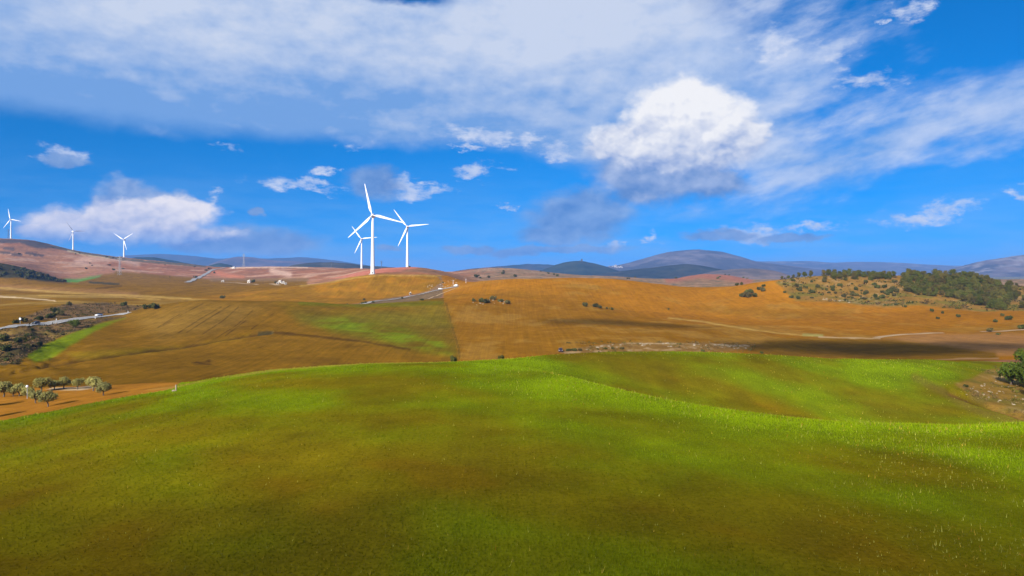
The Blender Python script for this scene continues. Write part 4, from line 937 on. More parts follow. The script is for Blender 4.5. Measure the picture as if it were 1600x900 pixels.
# bushes peeping over the crest of the green field and along the stony strip
for x_, Y_, s, lb in ((709, 135.2, 1.0, 'dark bush peeping over the green crest, left one'), (783, 137.6, .85, 'dark bush peeping over the green crest, right one')):
    shrub(at(x_, Y_), s, lb, sz=s * 1.3)
for x_, row, s, lb in ((889, 551, 1.3, 'low dark bush at the left end of the stony strip'), (897, 551, 1.5, 'wide grey green bush at the left of the stony strip'), (906, 550.5, 1.3, 'low bush right of the wide grey green one'), (945, 548, 1.1, 'low brown bush in the stony strip'), (958, 548, 1.2, 'second low brown bush in the stony strip'), (972, 548, 1.1, 'green bush at the crest in the stony strip'),
                       (1098, 551.5, 1.2, 'dark bush at the green crest below the orange hill'), (1190, 555, 1.0, 'low dark bush at the crest left of the shaded field')):
    shrub(hit(x_, row - 2.5, 240, 420), s, lb)
# bushes along the left road
for x_, row, s, lb in ((86, 488, 2.6, 'dark bush on the bank above the left road'), (94, 493, 2.2, 'green bush between the bank bush and the left road'), (80, 497, 2.0, 'low green bush beside the left road'), (108, 478, 2.2, 'bush on top of the bank above the left road'),
                       (60, 500, 1.8, 'dark bush behind the dark car'), (36, 503, 1.9, 'green bush left of the dark car'), (26, 505, 1.5, 'low bush left of the round road sign'), (194, 478, 2.4, 'bush on the brown bank right of the white car'), (233, 482, 2.6, 'dark bush at the right end of the brown bank'), (242, 483, 2.5, 'green bush beside the dark one at the end of the brown bank'), (226, 481, 1.6, 'small brown bush left of the dark bank bush'),
                       (6, 532, 1.8, 'dark bush low in the scrub at the left edge'), (30, 535, 1.6, 'brown bush in the scrub below the road'), (60, 540, 1.3, 'small dark bush in the scrub below the dark car'), (10, 548, 1.6, 'dark bush lowest in the scrub at the left edge'), (45, 526, 1.4, 'bush in the scrub just under the left road')):
    shrub(hit(x_, row, 220, 560), s * 1.35, lb)
for i in range(84):
    x_, row = random.uniform(-20, 110), random.uniform(514, 575)
    if row < 575 - 0.62 * x_: shrub(hit(x_, row, 200, 420), random.uniform(.5, 1.3), 'small dry bush in the rough scrub slope below the left road', 'dry bushes in the rough scrub slope')
for i in range(14):
    x_ = random.uniform(62, 205); row = np.interp(x_, [62, 100, 205], [490, 480, 482]) + random.uniform(0, 9)
    shrub(hit(x_, row, 330, 560), random.uniform(.35, .8), 'small dry bush on the brown bank above the left road', 'dry bushes on the brown bank')
copy_tree(RND[1], 'big dark round bush below the left road with its shadow', hit(117, 513, 280, 460), 1.0, (1.05, 1.05, .98))
# bushes on the dark hill at the left edge, and along the far crest
for i in range(46):
    t = random.random() ** 0.8; x_ = -30 + 132 * t; row = np.interp(x_, [-30, 0, 20, 60, 104], [411, 412, 414, 424, 440]) + 1 + random.random() * np.interp(x_, [-30, 0, 60, 104], [22, 22, 13, 0.5])
    shrub(hit(x_, row, 940, 1160), random.uniform(3.0, 5.6), 'dark evergreen bush on the scrub hill at the left edge', 'bushes of the dark scrub hill')
for x_, row, s, lb in ((566, 475, 1.6, 'dark bush left of the pale road near its lower end'), (571, 474, 1.8, 'dark bush touching the pale road near its lower end'), (583, 473, 1.6, 'dark bush on the lower verge of the pale road'), (543, 477, 1.5, 'leftmost dark bush where the pale road comes out'), (569, 469, 1.8, 'dark bush on the upper verge of the pale road'), (659, 470, 1.7, 'dark bush in the scrub below the pale road'), (628, 467, 1.5, 'bush in the verge just below the pale road'), (692, 442, 1.5, 'small bush on the stony slope above the pale road')):
    shrub(hit(x_, row, 500, 800), s, lb)
for x_, row, s, lb in ((305, 434, 6.0, 'dark round tree at the near end of the distant road'), (396, 441, 4.0, 'dark tree right beside the white farmhouse'), (431, 442, 3.5, 'dark tree left of the white farm cluster'), (326, 421, 5.0, 'dark bush clump beside the distant road at the ridge'), (323, 423, 4.5, 'bush left of the distant road at the ridge'), (335, 427, 4.0, 'bush right of the distant road'), (640, 417.5, 2.2, 'low bush right of the foot of the middle turbine')):
    shrub(hit(x_, row, 800, 2150), s, lb)
for i in range(18):
    x_ = random.uniform(20, 330); row = np.interp(x_, [0, 60, 114, 194, 260, 330], [376, 381, 394, 406, 412, 420]) + random.random() ** 2 * 24
    shrub(hit(x_, row, 1450, 2190), random.uniform(2, 4.5), 'tiny dark bush dotted over the pink far hillside', 'bushes dotted over the far left hillside')
for i in range(22):
    x_ = random.uniform(740, 880) if i < 12 else random.uniform(980, 1180); row = random.uniform(422, 436)
    p = hit(x_, row, 1150, 2080); shrub(p, random.uniform(2.5, 5), 'tiny dark bush on the far low hills behind the orange crest', 'bushes on the far low hills')

# ================================================================== wind turbines
def blade_mesh():
    secs = [(0.0, .95, .95, 0), (1.6, .95, .92, 0), (4.2, 2.3, .72, 16), (7.5, 3.0, .55, 13), (14, 2.35, .36, 8), (22, 1.65, .24, 4), (30, 1.0, .14, 1), (34.2, .6, .08, 0), (35.0, .18, .04, 0)]
    bm = bmesh.new(); rings = []; n = 14
    for zz, ch, th, tw in secs:
        ring = []; t = R(tw)
        for k in range(n):
            a = 2 * math.pi * k / n; x_ = math.cos(a) * ch / 2 * (1 if zz < 2 else 1) - (0 if zz < 2 else ch * 0.18); y_ = math.sin(a) * th / 2 * (1 if zz < 2 else (0.65 + 0.5 * math.cos(a)))
            ring.append(bm.verts.new((x_ * math.cos(t) - y_ * math.sin(t), x_ * math.sin(t) + y_ * math.cos(t), zz + 0.9)))
        rings.append(ring)
    for a, b in zip(rings[:-1], rings[1:]):
        for k in range(n): bm.faces.new((a[k], a[(k + 1) % n], b[(k + 1) % n], b[k]))
    bm.faces.new(rings[0][::-1]); bm.faces.new(rings[-1]); return bm
TUR = {}
def turbine(label, p, hub_h, angles, yaw=0.0, tilt=5.0):
    o = thing('wind_turbine', label, 'wind turbine', p, yaw, 'wind turbines on the hills')
    H = hub_h - 1.9
    bm = bmesh.new(); tube(bm, [(0, 0, -3), (0, 0, 0.0), (0, 0, H * .33), (0, 0, H * .66), (0, 0, H)], [2.3, 2.3, 1.88, 1.5, 1.15], 32)
    tw = bm_obj('tower', bm, M_WHITE, o, True)
    bm = bmesh.new(); box(bm, (0, -2.26, 1.6), (0.95, 0.14, 2.1), 0.05); bm_obj('door', bm, M_DGREY, tw)
    bm = bmesh.new(); tube(bm, [(0, 0, -2.5), (0, 0, 0.18), (0, 0, 0.25)], [4.2, 4.2, 3.9], 32); bm_obj('foundation', bm, M_CONC, o)
    for q in (.33, .66):
        rr = 2.3 + (1.15 - 2.3) * q + 0.01
        bm = bmesh.new(); tube(bm, [(0, 0, H * q - .08), (0, 0, H * q + .08)], [rr + .03, rr + .03], 32); bm_obj('flange', bm, M_WHITE, tw, True)
    rot = (R(tilt), 0, 0)
    bm = bmesh.new(); box(bm, (0, 2.6, 0.15), (3.1, 9.2, 3.3), 0.55); na = bm_obj('nacelle', bm, M_WHITE, o, True, loc=(0, 0, hub_h), rot=(R(-tilt), 0, 0))
    bm = bmesh.new(); tube(bm, [(0, 5.8, 1.7), (0, 5.8, 3.3)], [.06, .05], 6); tube(bm, [(-.5, 5.8, 2.9), (.5, 5.8, 2.9)], [.05, .05], 6); bm_obj('wind_vane', bm, M_DGREY, na)
    bm = bmesh.new(); tube(bm, [(0, -4.6, 0), (0, -4.45, 0), (0, -4.0, 0), (0, -3.2, 0), (0, -2.0, 0)], [.08, .6, 1.15, 1.45, 1.45], 20); bm_obj('hub', bm, M_WHITE, o, True, loc=(0, 0, hub_h), rot=(R(-tilt), 0, 0))
    if 'b' not in TUR:
        bm = blade_mesh(); me = bpy.data.meshes.new('blade'); bm.to_mesh(me); bm.free(); me.polygons.foreach_set('use_smooth', [True] * len(me.polygons)); me.materials.append(M_WHITE); TUR['b'] = me
    for a in angles:
        b = link('blade', TUR['b'], None, o)
        b.matrix_local = Matrix.Translation((0, 0, hub_h)) @ Matrix.Rotation(R(-tilt), 4, 'X') @ Matrix.Translation((0, -3.2, 0)) @ Matrix.Rotation(R(a), 4, 'Y')
    return o
def tbase(x, Y): return at(x, Y)
def hub_for(x, Y, row): return CZ + (HR - row) / F * Y - at(x, Y).z
for x_, Y_, hrow, ang, yaw, lb in (
    (582.3, 747, 336.8, (-14, 104, 226), 0.0, 'tallest nearest white wind turbine on the ochre hill, one blade pointing almost straight up'),
    (636.4, 1128, 354.4, (-38, 84, 204), 0.0, 'second tallest white wind turbine right of the tallest one'),
    (565.0, 1524, 373.5, (-37, 84, 204), 0.0, 'smaller white wind turbine half behind the left of the tallest one'),
    (17.0, 2205, 343.0, (-14, 100, 216), 0.0, 'far white wind turbine on the scrub hilltop at the left edge'),
    (114.2, 2140, 361.5, (86, 206, 326), 0.95, 'far white wind turbine turned edge on, between two others on the left'),
    (193.6, 2150, 374.5, (56, -57, 160), 0.0, 'far white wind turbine lowest on the left ridge, blades like a Y')):
    p = tbase(x_, Y_); turbine(lb, p, hub_for(x_, Y_, hrow), ang, yaw)

# ================================================================== power pylons
def pylon(label, p, H, mat, name='power_pylon'):
    o = thing(name, label, 'pylon', p, random.uniform(-.3, .3), 'power pylons on the far hills')
    bm = bmesh.new(); w0, w1 = H * 0.075, H * 0.016; th = H * 0.0042
    lv = [H * q for q in (0, .16, .3, .43, .55, .66, .76, .85, .93, 1.0)]; wd = lambda q: w0 + (w1 - w0) * min(1, q / H / 0.8)
    for sx in (-1, 1):
        for sy in (-1, 1): tube(bm, [(sx * wd(q), sy * wd(q), q - (1 if q == 0 else 0)) for q in lv], [th] * len(lv), 4)
    for a, b in zip(lv[:-1], lv[1:]):
        for s in (-1, 1):
            for d in (-1, 1):
                tube(bm, [(d * wd(a), s * wd(a), a), (-d * wd(b), s * wd(b), b)], [th * .7] * 2, 4); tube(bm, [(s * wd(a), d * wd(a), a), (s * wd(b), -d * wd(b), b)], [th * .7] * 2, 4)
    bm_obj('lattice', bm, mat, o)
    for q, L in ((.76, .13), (.86, .16), (.96, .11)):
        bm = bmesh.new()
        for s in (-1, 1): tube(bm, [(-H * L, 0, H * q), (0, s * w1, H * q + H * .02), (H * L, 0, H * q)], [th] * 3, 4); tube(bm, [(-H * L, 0, H * q), (0, s * w1, H * q - H * .015), (H * L, 0, H * q)], [th * .8] * 3, 4)
        ca = bm_obj('cross_arm', bm, mat, o)
        for s in (-1, 1):
            bm = bmesh.new(); tube(bm, [(s * H * L * .96, 0, H * q), (s * H * L * .96, 0, H * (q - .045))], [th * 1.4] * 2, 6); bm_obj('insulator', bm, M_GLASS, ca)
M_PYL = simple('pale_pylon_steel', (0.34, 0.35, 0.37), 0.5, 0.1, 2.0); M_PYLD = simple('dark_pylon_steel', (0.12, 0.13, 0.15), 0.6, 0.1, 2.0)
for x_, Y_, top, mat, lb in ((381, 2000, 396.5, M_PYL, 'pale lattice power pylon on the far pink plateau'), (518, 2060, 409, M_PYLD, 'small dark power pylon before the low wooded hill'), (596, 2080, 407.5, M_PYLD, 'thin dark power pylon behind the hill between two turbines'),
                             (187, 1500, 400, M_PYL, 'pale lattice power pylon below the third left turbine'), (13, 2190, 358, M_PYLD, 'dark lattice mast beside the leftmost turbine')):
    p = at(x_, Y_); pylon(lb, p, CZ + (HR - top) / F * Y_ - p.z, mat)

# ================================================================== houses
def house(name, label, p, w, d, h, rz, group=None, roofm=None, wallm=None, nwin=2):
    o = thing(name, label, 'house' if 'village' in label else 'farm building', p, rz, group)
    bm = bmesh.new(); prism(bm, [(-w / 2, -1.5), (w / 2, -1.5), (w / 2, h), (0, h + w * .22), (-w / 2, h)], -d / 2, d / 2); wl = bm_obj('wall', bm, wallm or M_LIME, o)
    bm = bmesh.new(); e = .35; prism(bm, [(-w / 2 - e, h - e * .44 + .02), (0, h + w * .22 + .03), (w / 2 + e, h - e * .44 + .02), (w / 2 + e, h - e * .44 + .24), (0, h + w * .22 + .27), (-w / 2 - e, h - e * .44 + .24)], -d / 2 - e, d / 2 + e); rf = bm_obj('roof', bm, roofm or M_TILE, o)
    bm = bmesh.new(); box(bm, (0, -d / 2 - .03, 1.05), (1.1, .12, 2.1), .02); bm_obj('door', bm, M_WOOD, o)
    for k in range(nwin):
        for s in (-1, 1):
            bm = bmesh.new(); box(bm, (s * w * .3, -d / 2 - .02, h * .6 if k == 0 else h * .6 - 0.0), (.9, .1, 1.1), .02)
            if k == 0: bm_obj('window', bm, M_GLASS, o)
            else:
                bm.free(); bm = bmesh.new(); box(bm, (s * (w / 2 + .02), 0, h * .6), (.1, 1.0, 1.1), .02); bm_obj('window', bm, M_GLASS, o)
    bm = bmesh.new(); box(bm, (w * .2, d * .2, h + w * .22 + .3), (.6, .6, 1.4), .03); bm_obj('chimney', bm, wallm or M_LIME, rf)
    return o
for x_, row, w, d, h, rz, lb in ((348, 440.5, 4.6, 4, 2.0, .2, 'low white farm shed at the left end of the farm track'), (389, 441.8, 4.6, 4.5, 4.1, .1, 'white cube shaped farmhouse beside a dark tree'), (434, 443.6, 3.6, 4, 2.3, .3, 'leftmost white building of the far farm cluster'), (438, 442.2, 4.6, 5, 4.1, -.1, 'tallest white farmhouse in the middle of the far cluster'),
                                 (442.5, 443.3, 4.4, 5, 2.6, .2, 'long low white building right in the far cluster'), (446.5, 445, 2.6, 3, 2.2, .5, 'small white shed at the right end of the far cluster'), (365, 419.5, 8, 6, 3.2, .0, 'tiny white building on the far pink plateau'), (641, 460.5, 1.8, 2, 1.5, .3, 'small white hut on the ochre slope above the pale road')):
    house('farmhouse' if h > 4 else 'farm_shed', lb, hit(x_, row, 600, 2100), w, d, h, rz, roofm=M_LIME if h < 4 else None)
M_VIL = simple('weathered_limewash', (0.42, 0.40, 0.38), 0.9, 0.2, .3, 0.1)
# white village on the saddle between the pointed hill and the dome mountain
VIL = [(949, 415.6), (952, 416.2), (955, 415.3), (957, 416.8), (960, 415.9), (961, 417.6), (963, 416.6), (964, 418.4), (966, 417.4), (968, 418.2), (970, 417.2), (958, 414.6), (972, 418.5), (962, 414.9)]
dg = bpy.context.evaluated_depsgraph_get(); dg.update()
def ray(x, row, start=3000.0):
    d = Vector(((x - 800) / F, 1.0, (HR - row) / F)).normalized(); o_ = Vector((0, 0, CZ)) + d * start
    while True:
        ok, loc, nr_, idx, ob, mt = scene.ray_cast(dg, o_, d, distance=30000)
        if not ok: return None
        if ob.name.startswith(('mountain', 'wooded_or_shaded_hill', 'heath_hill')): return loc
        o_ = loc + d * 1.0
for i, (x_, row) in enumerate(VIL):
    p = ray(x_, row)
    if p is None: continue
    wd_ = random.uniform(11, 17) * p.y / 8000
    house('village_house', 'small white house of the far village at the foot of the dome mountain', p, wd_, wd_ * .8, wd_ * .55, random.uniform(-.6, .6), 'white houses of the far village', nwin=1, wallm=M_VIL)
# tower on the pointed hill
p = ray(909, 408.6) or Vector((530, 5200, 140))
o = thing('ruined_tower', 'small dark tower on the summit of the pointed hill', 'tower', p)
bm = bmesh.new(); box(bm, (0, 0, 6), (11, 10, 24), .6); bm_obj('keep', bm, M_DGREY, o)
bm = bmesh.new(); box(bm, (-12, 0, 1), (14, 9, 12), .5); bm_obj('curtain_wall', bm, M_DGREY, o)
for k in range(3):
    bm = bmesh.new(); box(bm, (-4 + 4 * k, 0, 19), (2, 9, 2.2)); bm_obj('battlement', bm, M_DGREY, o)

# ================================================================== cars
def car(label, p, rz, paint_m, van=False, roof_m=None):
    o = thing('parked_car' if 'parked' in label else ('van' if van else 'car'), label, 'van' if van else 'car', p, rz)
    L = 2.15
    lower = [(-L, .32), (L, .32), (L + .02, .62), (L - .1, .82), (L - .9, .98), (-L + .15, 1.02), (-L - .02, .7)]
    up = [(-L + .2, 1.0), (L - 1.1, .96), (L - 1.75, 1.45), (-L + .75, 1.5)] if not van else [(-L + .03, 1.0), (L - .75, .96), (L - 1.25, 1.95), (-L + .05, 2.05)]
    bm = bmesh.new(); prism(bm, lower, -.86, .86); bmesh.ops.bevel(bm, geom=list(bm.edges), offset=.06, segments=2, affect='EDGES'); bd = bm_obj('body', bm, paint_m, o, True)
    bm = bmesh.new(); prism(bm, up, -.72, .72); bmesh.ops.bevel(bm, geom=list(bm.edges), offset=.08, segments=2, affect='EDGES'); cb = bm_obj('cabin', bm, roof_m or paint_m, o, True)
    for s in (-1, 1):
        bm = bmesh.new(); t = 1.9 if van else 1.4
        pr = [(-L + .55, 1.08), (L - 1.3, 1.05), (L - 1.8, t - .02), (-L + .95, t)] if not van else [(L - 2.0, 1.08), (L - .95, 1.05), (L - 1.3, 1.75), (L - 2.0, 1.78)]
        prism(bm, pr, s * .715, s * .735); bm_obj('side_window', bm, M_GLASS, cb)
    bm = bmesh.new(); x0, z0, x1, z1 = (L - 1.12, 1.02, L - 1.66, 1.40) if not van else (L - .77, 1.05, L - 1.15, 1.8)
    vs = [bm.verts.new(q) for q in ((x0 + .03, -.62, z0), (x0 + .03, .62, z0), (x1 + .03, .56, z1), (x1 + .03, -.56, z1))]; bm.faces.new(vs); bm_obj('windscreen', bm, M_GLASS, cb)
    for sx in (-1.32, 1.36):
        for sy in (-1, 1):
            bm = bmesh.new(); tube(bm, [(sx, sy * .68, .33), (sx, sy * .88, .33)], [.33, .33], 16); w = bm_obj('wheel', bm, M_RUBBER, o)
            bm = bmesh.new(); tube(bm, [(sx, sy * .86, .33), (sx, sy * .895, .33)], [.2, .18], 12); bm_obj('rim', bm, M_STEEL, w)
    for sy in (-1, 1):
        bm = bmesh.new(); box(bm, (L - .02, sy * .62, .72), (.1, .34, .16), .03); bm_obj('headlight', bm, M_LAMP, bd)
        bm = bmesh.new(); box(bm, (-L + .02, sy * .66, .82), (.1, .28, .18), .03); bm_obj('tail_light', bm, M_RED, bd)
    return o
M_CARW = simple('white_car_paint', (0.82, 0.83, 0.85), 0.25, 0.03, 1.0, 0.5); M_CARD = simple('dark_blue_car_paint', (0.015, 0.017, 0.025), 0.25, 0.03, 1.0, 0.5); M_CARR = simple('maroon_paint', (0.035, 0.008, 0.018), 0.35, 0.05, 1.0, 0.4)
def on_road(path, x_, off=0.0, lift=.32):
    best = min(range(1, len(path) - 1), key=lambda i: abs(800 + F * path[i].x / path[i].y - x_)); a, b = path[best - 1], path[best + 1]; d = (b - a); d.z = 0; d.normalize()
    q = path[best] + Vector((-d.y, d.x, 0)) * off
    return Vector((q.x, q.y, float(gz(q.x, q.y)) + lift)), math.atan2(d.y, d.x)
p, a = on_road(left_road, 158, 1.4); car('white car with a dark roof driving on the left road', p, a + math.pi, M_CARW, roof_m=M_CARD)
p, a = on_road(left_road, 62, 1.4); car('dark car with bright front on the left road beside the round sign', p, a + math.pi, M_CARD)
p, a = on_road(mid_road, 711, 1.2, .47); car('white van at the top of the pale road', p, a + math.pi, M_CARW, True)
p, a = on_road(mid_road, 688, -1.4, .47); car('small white car below the van on the pale road', p, a, M_CARW)
p = hit(876, 549.5, 240, 420); car('dark maroon vehicle parked at the left end of the stony strip', p, -1.62, M_CARR)

# ================================================================== roadside posts, sign, poles
def post(label, p, h=1.2):
    o = thing('marker_post', label, 'post', p, 0, 'white marker posts along the left road')
    bm = bmesh.new(); prism(bm, [(-.13, -.3), (.13, -.3), (.12, h - .12), (-.06, h), (-.12, h - .1)], -.09, .09); bm_obj('stem', bm, M_CARW, o)
    bm = bmesh.new(); box(bm, (0, -.1, h - .35), (.2, .03, .22)); bm_obj('reflector', bm, M_DGREY, o)
for x_, lb in ((101, 'white marker post left of the big dark bush on the road'), (138, 'white marker post left of the white car'), (191, 'white marker post at the right end of the left road')):
    p, a = on_road(left_road, x_, 4.0 if x_ != 138 else -4.0, 0.0); post(lb, p, 1.15)
p, a = on_road(left_road, 47, 4.3, 0.0)
o = thing('road_sign', 'round white road sign on a post beside the dark car', 'road sign', p)
bm = bmesh.new(); tube(bm, [(0, 0, -.4), (0, 0, 3.0)], [.07, .07], 8); bm_obj('post', bm, M_STEEL, o)
bm = bmesh.new(); tube(bm, [(0, -.10, 2.9), (0, -.06, 2.9)], [.5, .5], 24); bm_obj('disc', bm, M_CARW, o)
p = hit(42.5, 623, 95, 230)
o = thing('white_topped_pole', 'thin pole with a white round top among the olive trees', 'pole', p)
bm = bmesh.new(); tube(bm, [(0, 0, -.3), (0, 0, 2.2)], [.05, .045], 8); bm_obj('pole', bm, M_STEEL, o)
bm = bmesh.new(); tube(bm, [(0, 0, 2.1), (0, 0, 2.2), (0, 0, 2.38), (0, 0, 2.54), (0, 0, 2.6)], [.08, .2, .25, .18, .04], 14); bm_obj('globe', bm, M_CARW, o, True)
p = hit(275, 611, 90, 160)
o = thing('stone_post', 'pale stone corner post at the edge of the green field', 'post', p)
bm = bmesh.new(); box(bm, (0, 0, .35), (.22, .2, 1.3), .04); bm_obj('shaft', bm, M_STONE, o)
bm = bmesh.new(); bmesh.ops.create_icosphere(bm, subdivisions=2, radius=.24)
for v in bm.verts: v.co = Vector((v.co.x * 1.2 - .3, v.co.y, v.co.z * .6 + .05)) * (1 + .2 * random.random())
bm_obj('footing_stone', bm, M_STONE, o)
for x_, lb in ((728, 'thin pale pole beside the spur track near the van'), (708, 'short pale pole left of the spur track pole')):
    p = at(x_, 690); o = thing('roadside_pole', lb, 'pole', p)
    bm = bmesh.new(); tube(bm, [(0, 0, -.4), (0, 0, 4.5)], [.14, .1], 8); bm_obj('shaft', bm, M_CARW, o)
    bm = bmesh.new(); box(bm, (0, 0, 4.3), (1.2, .12, .12)); bm_obj('crosspiece', bm, M_CARW, o)

# ================================================================== stones
def rock_mesh(seed):
    g = random.Random(seed); bm = bmesh.new(); bmesh.ops.create_icosphere(bm, subdivisions=2, radius=1.0)
    for v in bm.verts: v.co = Vector((v.co.x * 1.2, v.co.y, v.co.z * .62)) * (1 + g.uniform(-.2, .2))
    me = bpy.data.meshes.new('stone'); bm.to_mesh(me); bm.free(); me.materials.append(M_STONE); return me
RKS = [rock_mesh(s) for s in (1, 2, 3)]
def stone(p, s, label, group): o = link('stone', random.choice(RKS), None, label=label, cat='stone', group=group, loc=p, rot=(0, 0, random.uniform(0, 6))); o.scale = (s,) * 3
for i in range(46):
    x_ = random.uniform(1505, 1600); row = np.interp(x_, [1500, 1600], [602, 575]) + random.random() * np.interp(x_, [1500, 1600], [14, 62])
    stone(hit(x_, row, 95, 260), random.uniform(.08, .26), 'pale stone lying on the dry eroded bank at the right', 'stones on the dry bank')
for i in range(40):
    x_ = random.uniform(885, 1170); row = np.interp(x_, [885, 985, 1170], [548, 537, 541]) + random.uniform(-2, 4)
    stone(hit(x_, row, 240, 420), random.uniform(.25, .7), 'pale stone lying in the stony strip behind the green crest', 'stones in the stony strip')
for i in range(14):
    x_ = random.uniform(1285, 1330); row = 467 + (x_ - 1285) * .12 + random.uniform(-1.5, 1.5)
    stone(hit(x_, row, 480, 700), random.uniform(.5, 1.0), 'pale stone at the foot of the sandy hillside', 'stones at the foot of the sandy hillside')
for i in range(14):
    x_ = random.uniform(738, 795); stone(hit(x_, random.uniform(467, 477), 420, 640), random.uniform(.4, .9), 'pale stone between the shrubs of the rocky clump', 'stones in the rocky clump')
for i in range(26):
    x_ = random.uniform(660, 715); stone(hit(x_, np.interp(x_, [660, 715], [455, 440]) + random.uniform(-6, 5), 560, 860), random.uniform(.4, 1.0), 'pale stone on the stony slope above the pale road', 'stones above the pale road')

# ================================================================== grass and weeds of the foreground
def tufts(n, y0, y1, hgt, wid, seed, want, blades=3, cfun=None, power=1.0):
    g = np.random.default_rng(seed); Y = np.exp(g.uniform(math.log(y0), math.log(y1), n)); Xw = g.uniform(-0.86, 0.86, n) * Y
    px = 800 + F * Xw / Y
    # crop density of the land under each plant
    j = np.clip(np.searchsorted(Yr, Y) - 1, 0, nr - 2); ww = np.interp(Y, Yr, wid_row); i = np.clip(np.searchsorted(U, Xw / ww) - 1, 0, nc - 2)
    cv_ = cover[j, i]; ok = (reg[j, i] == 1) & want(cv_, px, Y, j, i, g)
    Xw, Y, i, j, cv_, px = Xw[ok], Y[ok], i[ok], j[ok], cv_[ok], px[ok]; n = len(Y)
    zt = GZ[j, i] + (GZ[j, i + 1] - GZ[j, i]) * 0.5 + (GZ[j + 1, i] - GZ[j, i]) * 0.5 + CZ
    zt = gz(Xw, Y) - 0.01
    base = np.stack([Xw, Y, zt], -1); C = cfun(colr[j, i], cv_, px, Y, g)
    vs, cs = [], []
    for b in range(blades):
        a = g.uniform(0, 2 * math.pi, n); w = wid * np.maximum(1, Y / 45) * g.uniform(.6, 1.4, n); h = hgt * np.clip(g.lognormal(-.1, .45, n), .35, 2.6) * (0.5 + 0.7 * np.clip(cv_, 0, 1))
        d = np.stack([np.cos(a), np.sin(a), 0 * a], -1); e = np.stack([-np.sin(a), np.cos(a), 0 * a], -1)
        o_ = base + e * (g.uniform(-1, 1, n) * wid * 2)[:, None]
        tip = o_ + e * (h * g.uniform(.1, .8, n))[:, None] + np.array((0, 0, 1.0)) * h[:, None]
        vs.append(np.stack([o_ - d * w[:, None], o_ + d * w[:, None], tip], 1)); cs.append(np.repeat((C * g.uniform(.75, 1.25, (n, 1)))[:, None, :], 3, 1))
    v = np.concatenate(vs).reshape(-1, 3); c_ = np.concatenate(cs).reshape(-1, 3)
    return np_mesh('grass', v, np.arange(len(v)).reshape(-1, 3), np.clip(c_, 0, .8), False)
wid_row = wid
M_GRASS = new_mat('grass_blades'); finish(M_GRASS, attr('Col'), 0.8, None, 0.1, 0.5, 0.0, 0.0, 0.35)
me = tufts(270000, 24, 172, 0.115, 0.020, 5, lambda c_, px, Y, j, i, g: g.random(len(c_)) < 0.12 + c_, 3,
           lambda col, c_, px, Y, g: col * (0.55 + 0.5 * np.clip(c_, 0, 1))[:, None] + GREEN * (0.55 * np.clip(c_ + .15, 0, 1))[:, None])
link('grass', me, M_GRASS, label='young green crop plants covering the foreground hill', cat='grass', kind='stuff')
def wf(c_, px, Y, j, i, g):
    row = PR[j, i]
    w = 0.05 + 0.9 * np.exp(-((GQ[j, i] - 3.05) / .35) ** 2) * sm(px, 560, 1000) + 0.55 * sm(px, 1150, 1500) * (GQ[j, i] < 3.2) + 0.7 * np.exp(-((GQ[j, i] - 4.95) / .12) ** 2) + 0.3 * (GQ[j, i] > 3.3) * sm(px, 1000, 1200)
    return g.random(len(c_)) < w * (0.35 + 1.3 * np.clip(0.5 + 1.5 * fbm(GX[j, i], GY[j, i], 6.0, 3, 90), 0, 1)) * 0.8
WEED = np.array((0.46, 0.44, 0.08))
me = tufts(30000, 25, 170, 0.19, 0.014, 8, wf, 3, lambda col, c_, px, Y, g: WEED * (g.uniform(.35, 1.1, len(Y)))[:, None] + np.array((.12, -.03, -.02)) * (g.random(len(Y)) < .25)[:, None])
me.name = 'pale_weeds'
link('pale_weeds', me, M_GRASS, label='pale yellow weed stalks scattered through the green field', cat='weeds', kind='stuff')

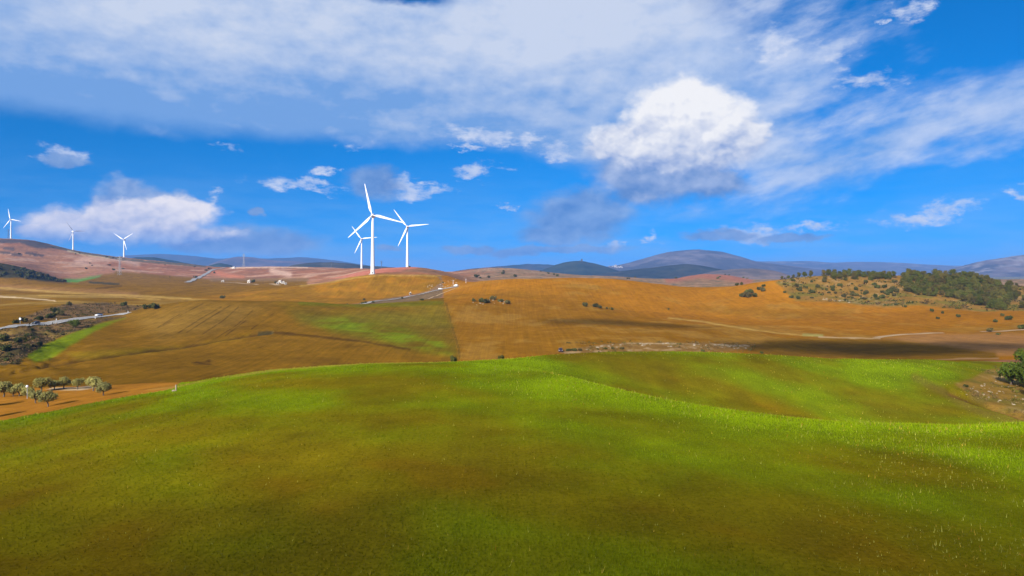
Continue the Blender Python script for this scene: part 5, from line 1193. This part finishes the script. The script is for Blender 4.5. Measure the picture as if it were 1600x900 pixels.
# dry undergrowth between the bushes: too fine to count
def undergrowth(label, mask, n, size, cols, seed):
    g = np.random.default_rng(seed); cand = np.argwhere(mask); cand = cand[g.integers(0, len(cand), n)]
    a, b = g.random(n), g.random(n); j, i = cand[:, 0], cand[:, 1]
    Xw = GX[j, i] + (GX[j, i + 1] - GX[j, i]) * a; Yw = GY[j, i] + (GY[j + 1, i] - GY[j, i]) * b
    keep = fbm(Xw, Yw, 9.0, 3, seed) > -0.12
    for rp in left_road: keep &= (Xw - rp.x) ** 2 + (Yw - rp.y) ** 2 > 4.6 ** 2
    Xw, Yw = Xw[keep], Yw[keep]; n = len(Xw)
    c0 = np.stack([Xw, Yw, gz(Xw, Yw)], -1); sz = size * np.clip(g.lognormal(0, .5, n), .4, 2.8); cc = np.array(cols)[g.integers(0, len(cols), n)] * g.uniform(.6, 1.3, (n, 1))
    vs, cs = [], []
    for k in range(9):
        o_ = c0 + g.normal(size=(n, 3)) * (sz * .45)[:, None] * np.array((1, 1, .45)) + np.array((0, 0, .35)) * sz[:, None]
        e = g.normal(size=(n, 3)); e /= np.linalg.norm(e, axis=1, keepdims=True); f_ = np.cross(e, g.normal(size=(n, 3))); f_ /= np.linalg.norm(f_, axis=1, keepdims=True)
        q = (sz * .3)[:, None]; vs.append(np.stack([o_ - e * q, o_ - f_ * q * .6, o_ + e * q, o_ + f_ * q * .6], 1)); cs.append(np.repeat(cc[:, None], 4, 1))
    v = np.concatenate(vs).reshape(-1, 3); me = np_mesh('undergrowth', v, np.arange(len(v)).reshape(-1, 4), np.clip(np.concatenate(cs).reshape(-1, 3), 0, .8), False)
    link('undergrowth', me, M_GRASS, label=label, cat='undergrowth', kind='stuff')
inn = np.zeros(GX.shape, bool); inn[:-1, :-1] = True
undergrowth('low dry undergrowth covering the rough slope along the left road', inn & (reg == 6) & (PX < 240) & (PX > -60), 2900, 0.66, [(.06, .052, .018), (.12, .08, .035), (.22, .14, .07), (.17, .11, .05), (.07, .07, .018)], 61)
undergrowth('low undergrowth covering the sandy hillside below the ridge trees', inn & (reg == 9) & (PX > 1215) & (PX < 1640), 4600, 1.05, [(.055, .07, .014), (.09, .095, .02), (.16, .10, .04), (.07, .05, .025)], 62)
undergrowth('dry weeds covering the eroded bank beside the green field', inn & (reg == 3) & (PX > 1480) & (PX < 1680), 2200, 0.30, [(.12, .12, .02), (.26, .18, .07), (.20, .13, .05)], 63)
undergrowth('dry weeds in the stony strip behind the green crest', inn & (PX > 880) & (PX < 1180) & (GQ > 6.6) & (GQ < 9) & (PR > 535) & (PR < 554), 700, 0.5, [(.10, .09, .02), (.24, .16, .06)], 64)
# the builders' first copies are not part of the scene
for o in HIDE:
    for ch in list(o.children): bpy.data.objects.remove(ch)
    bpy.data.objects.remove(o)
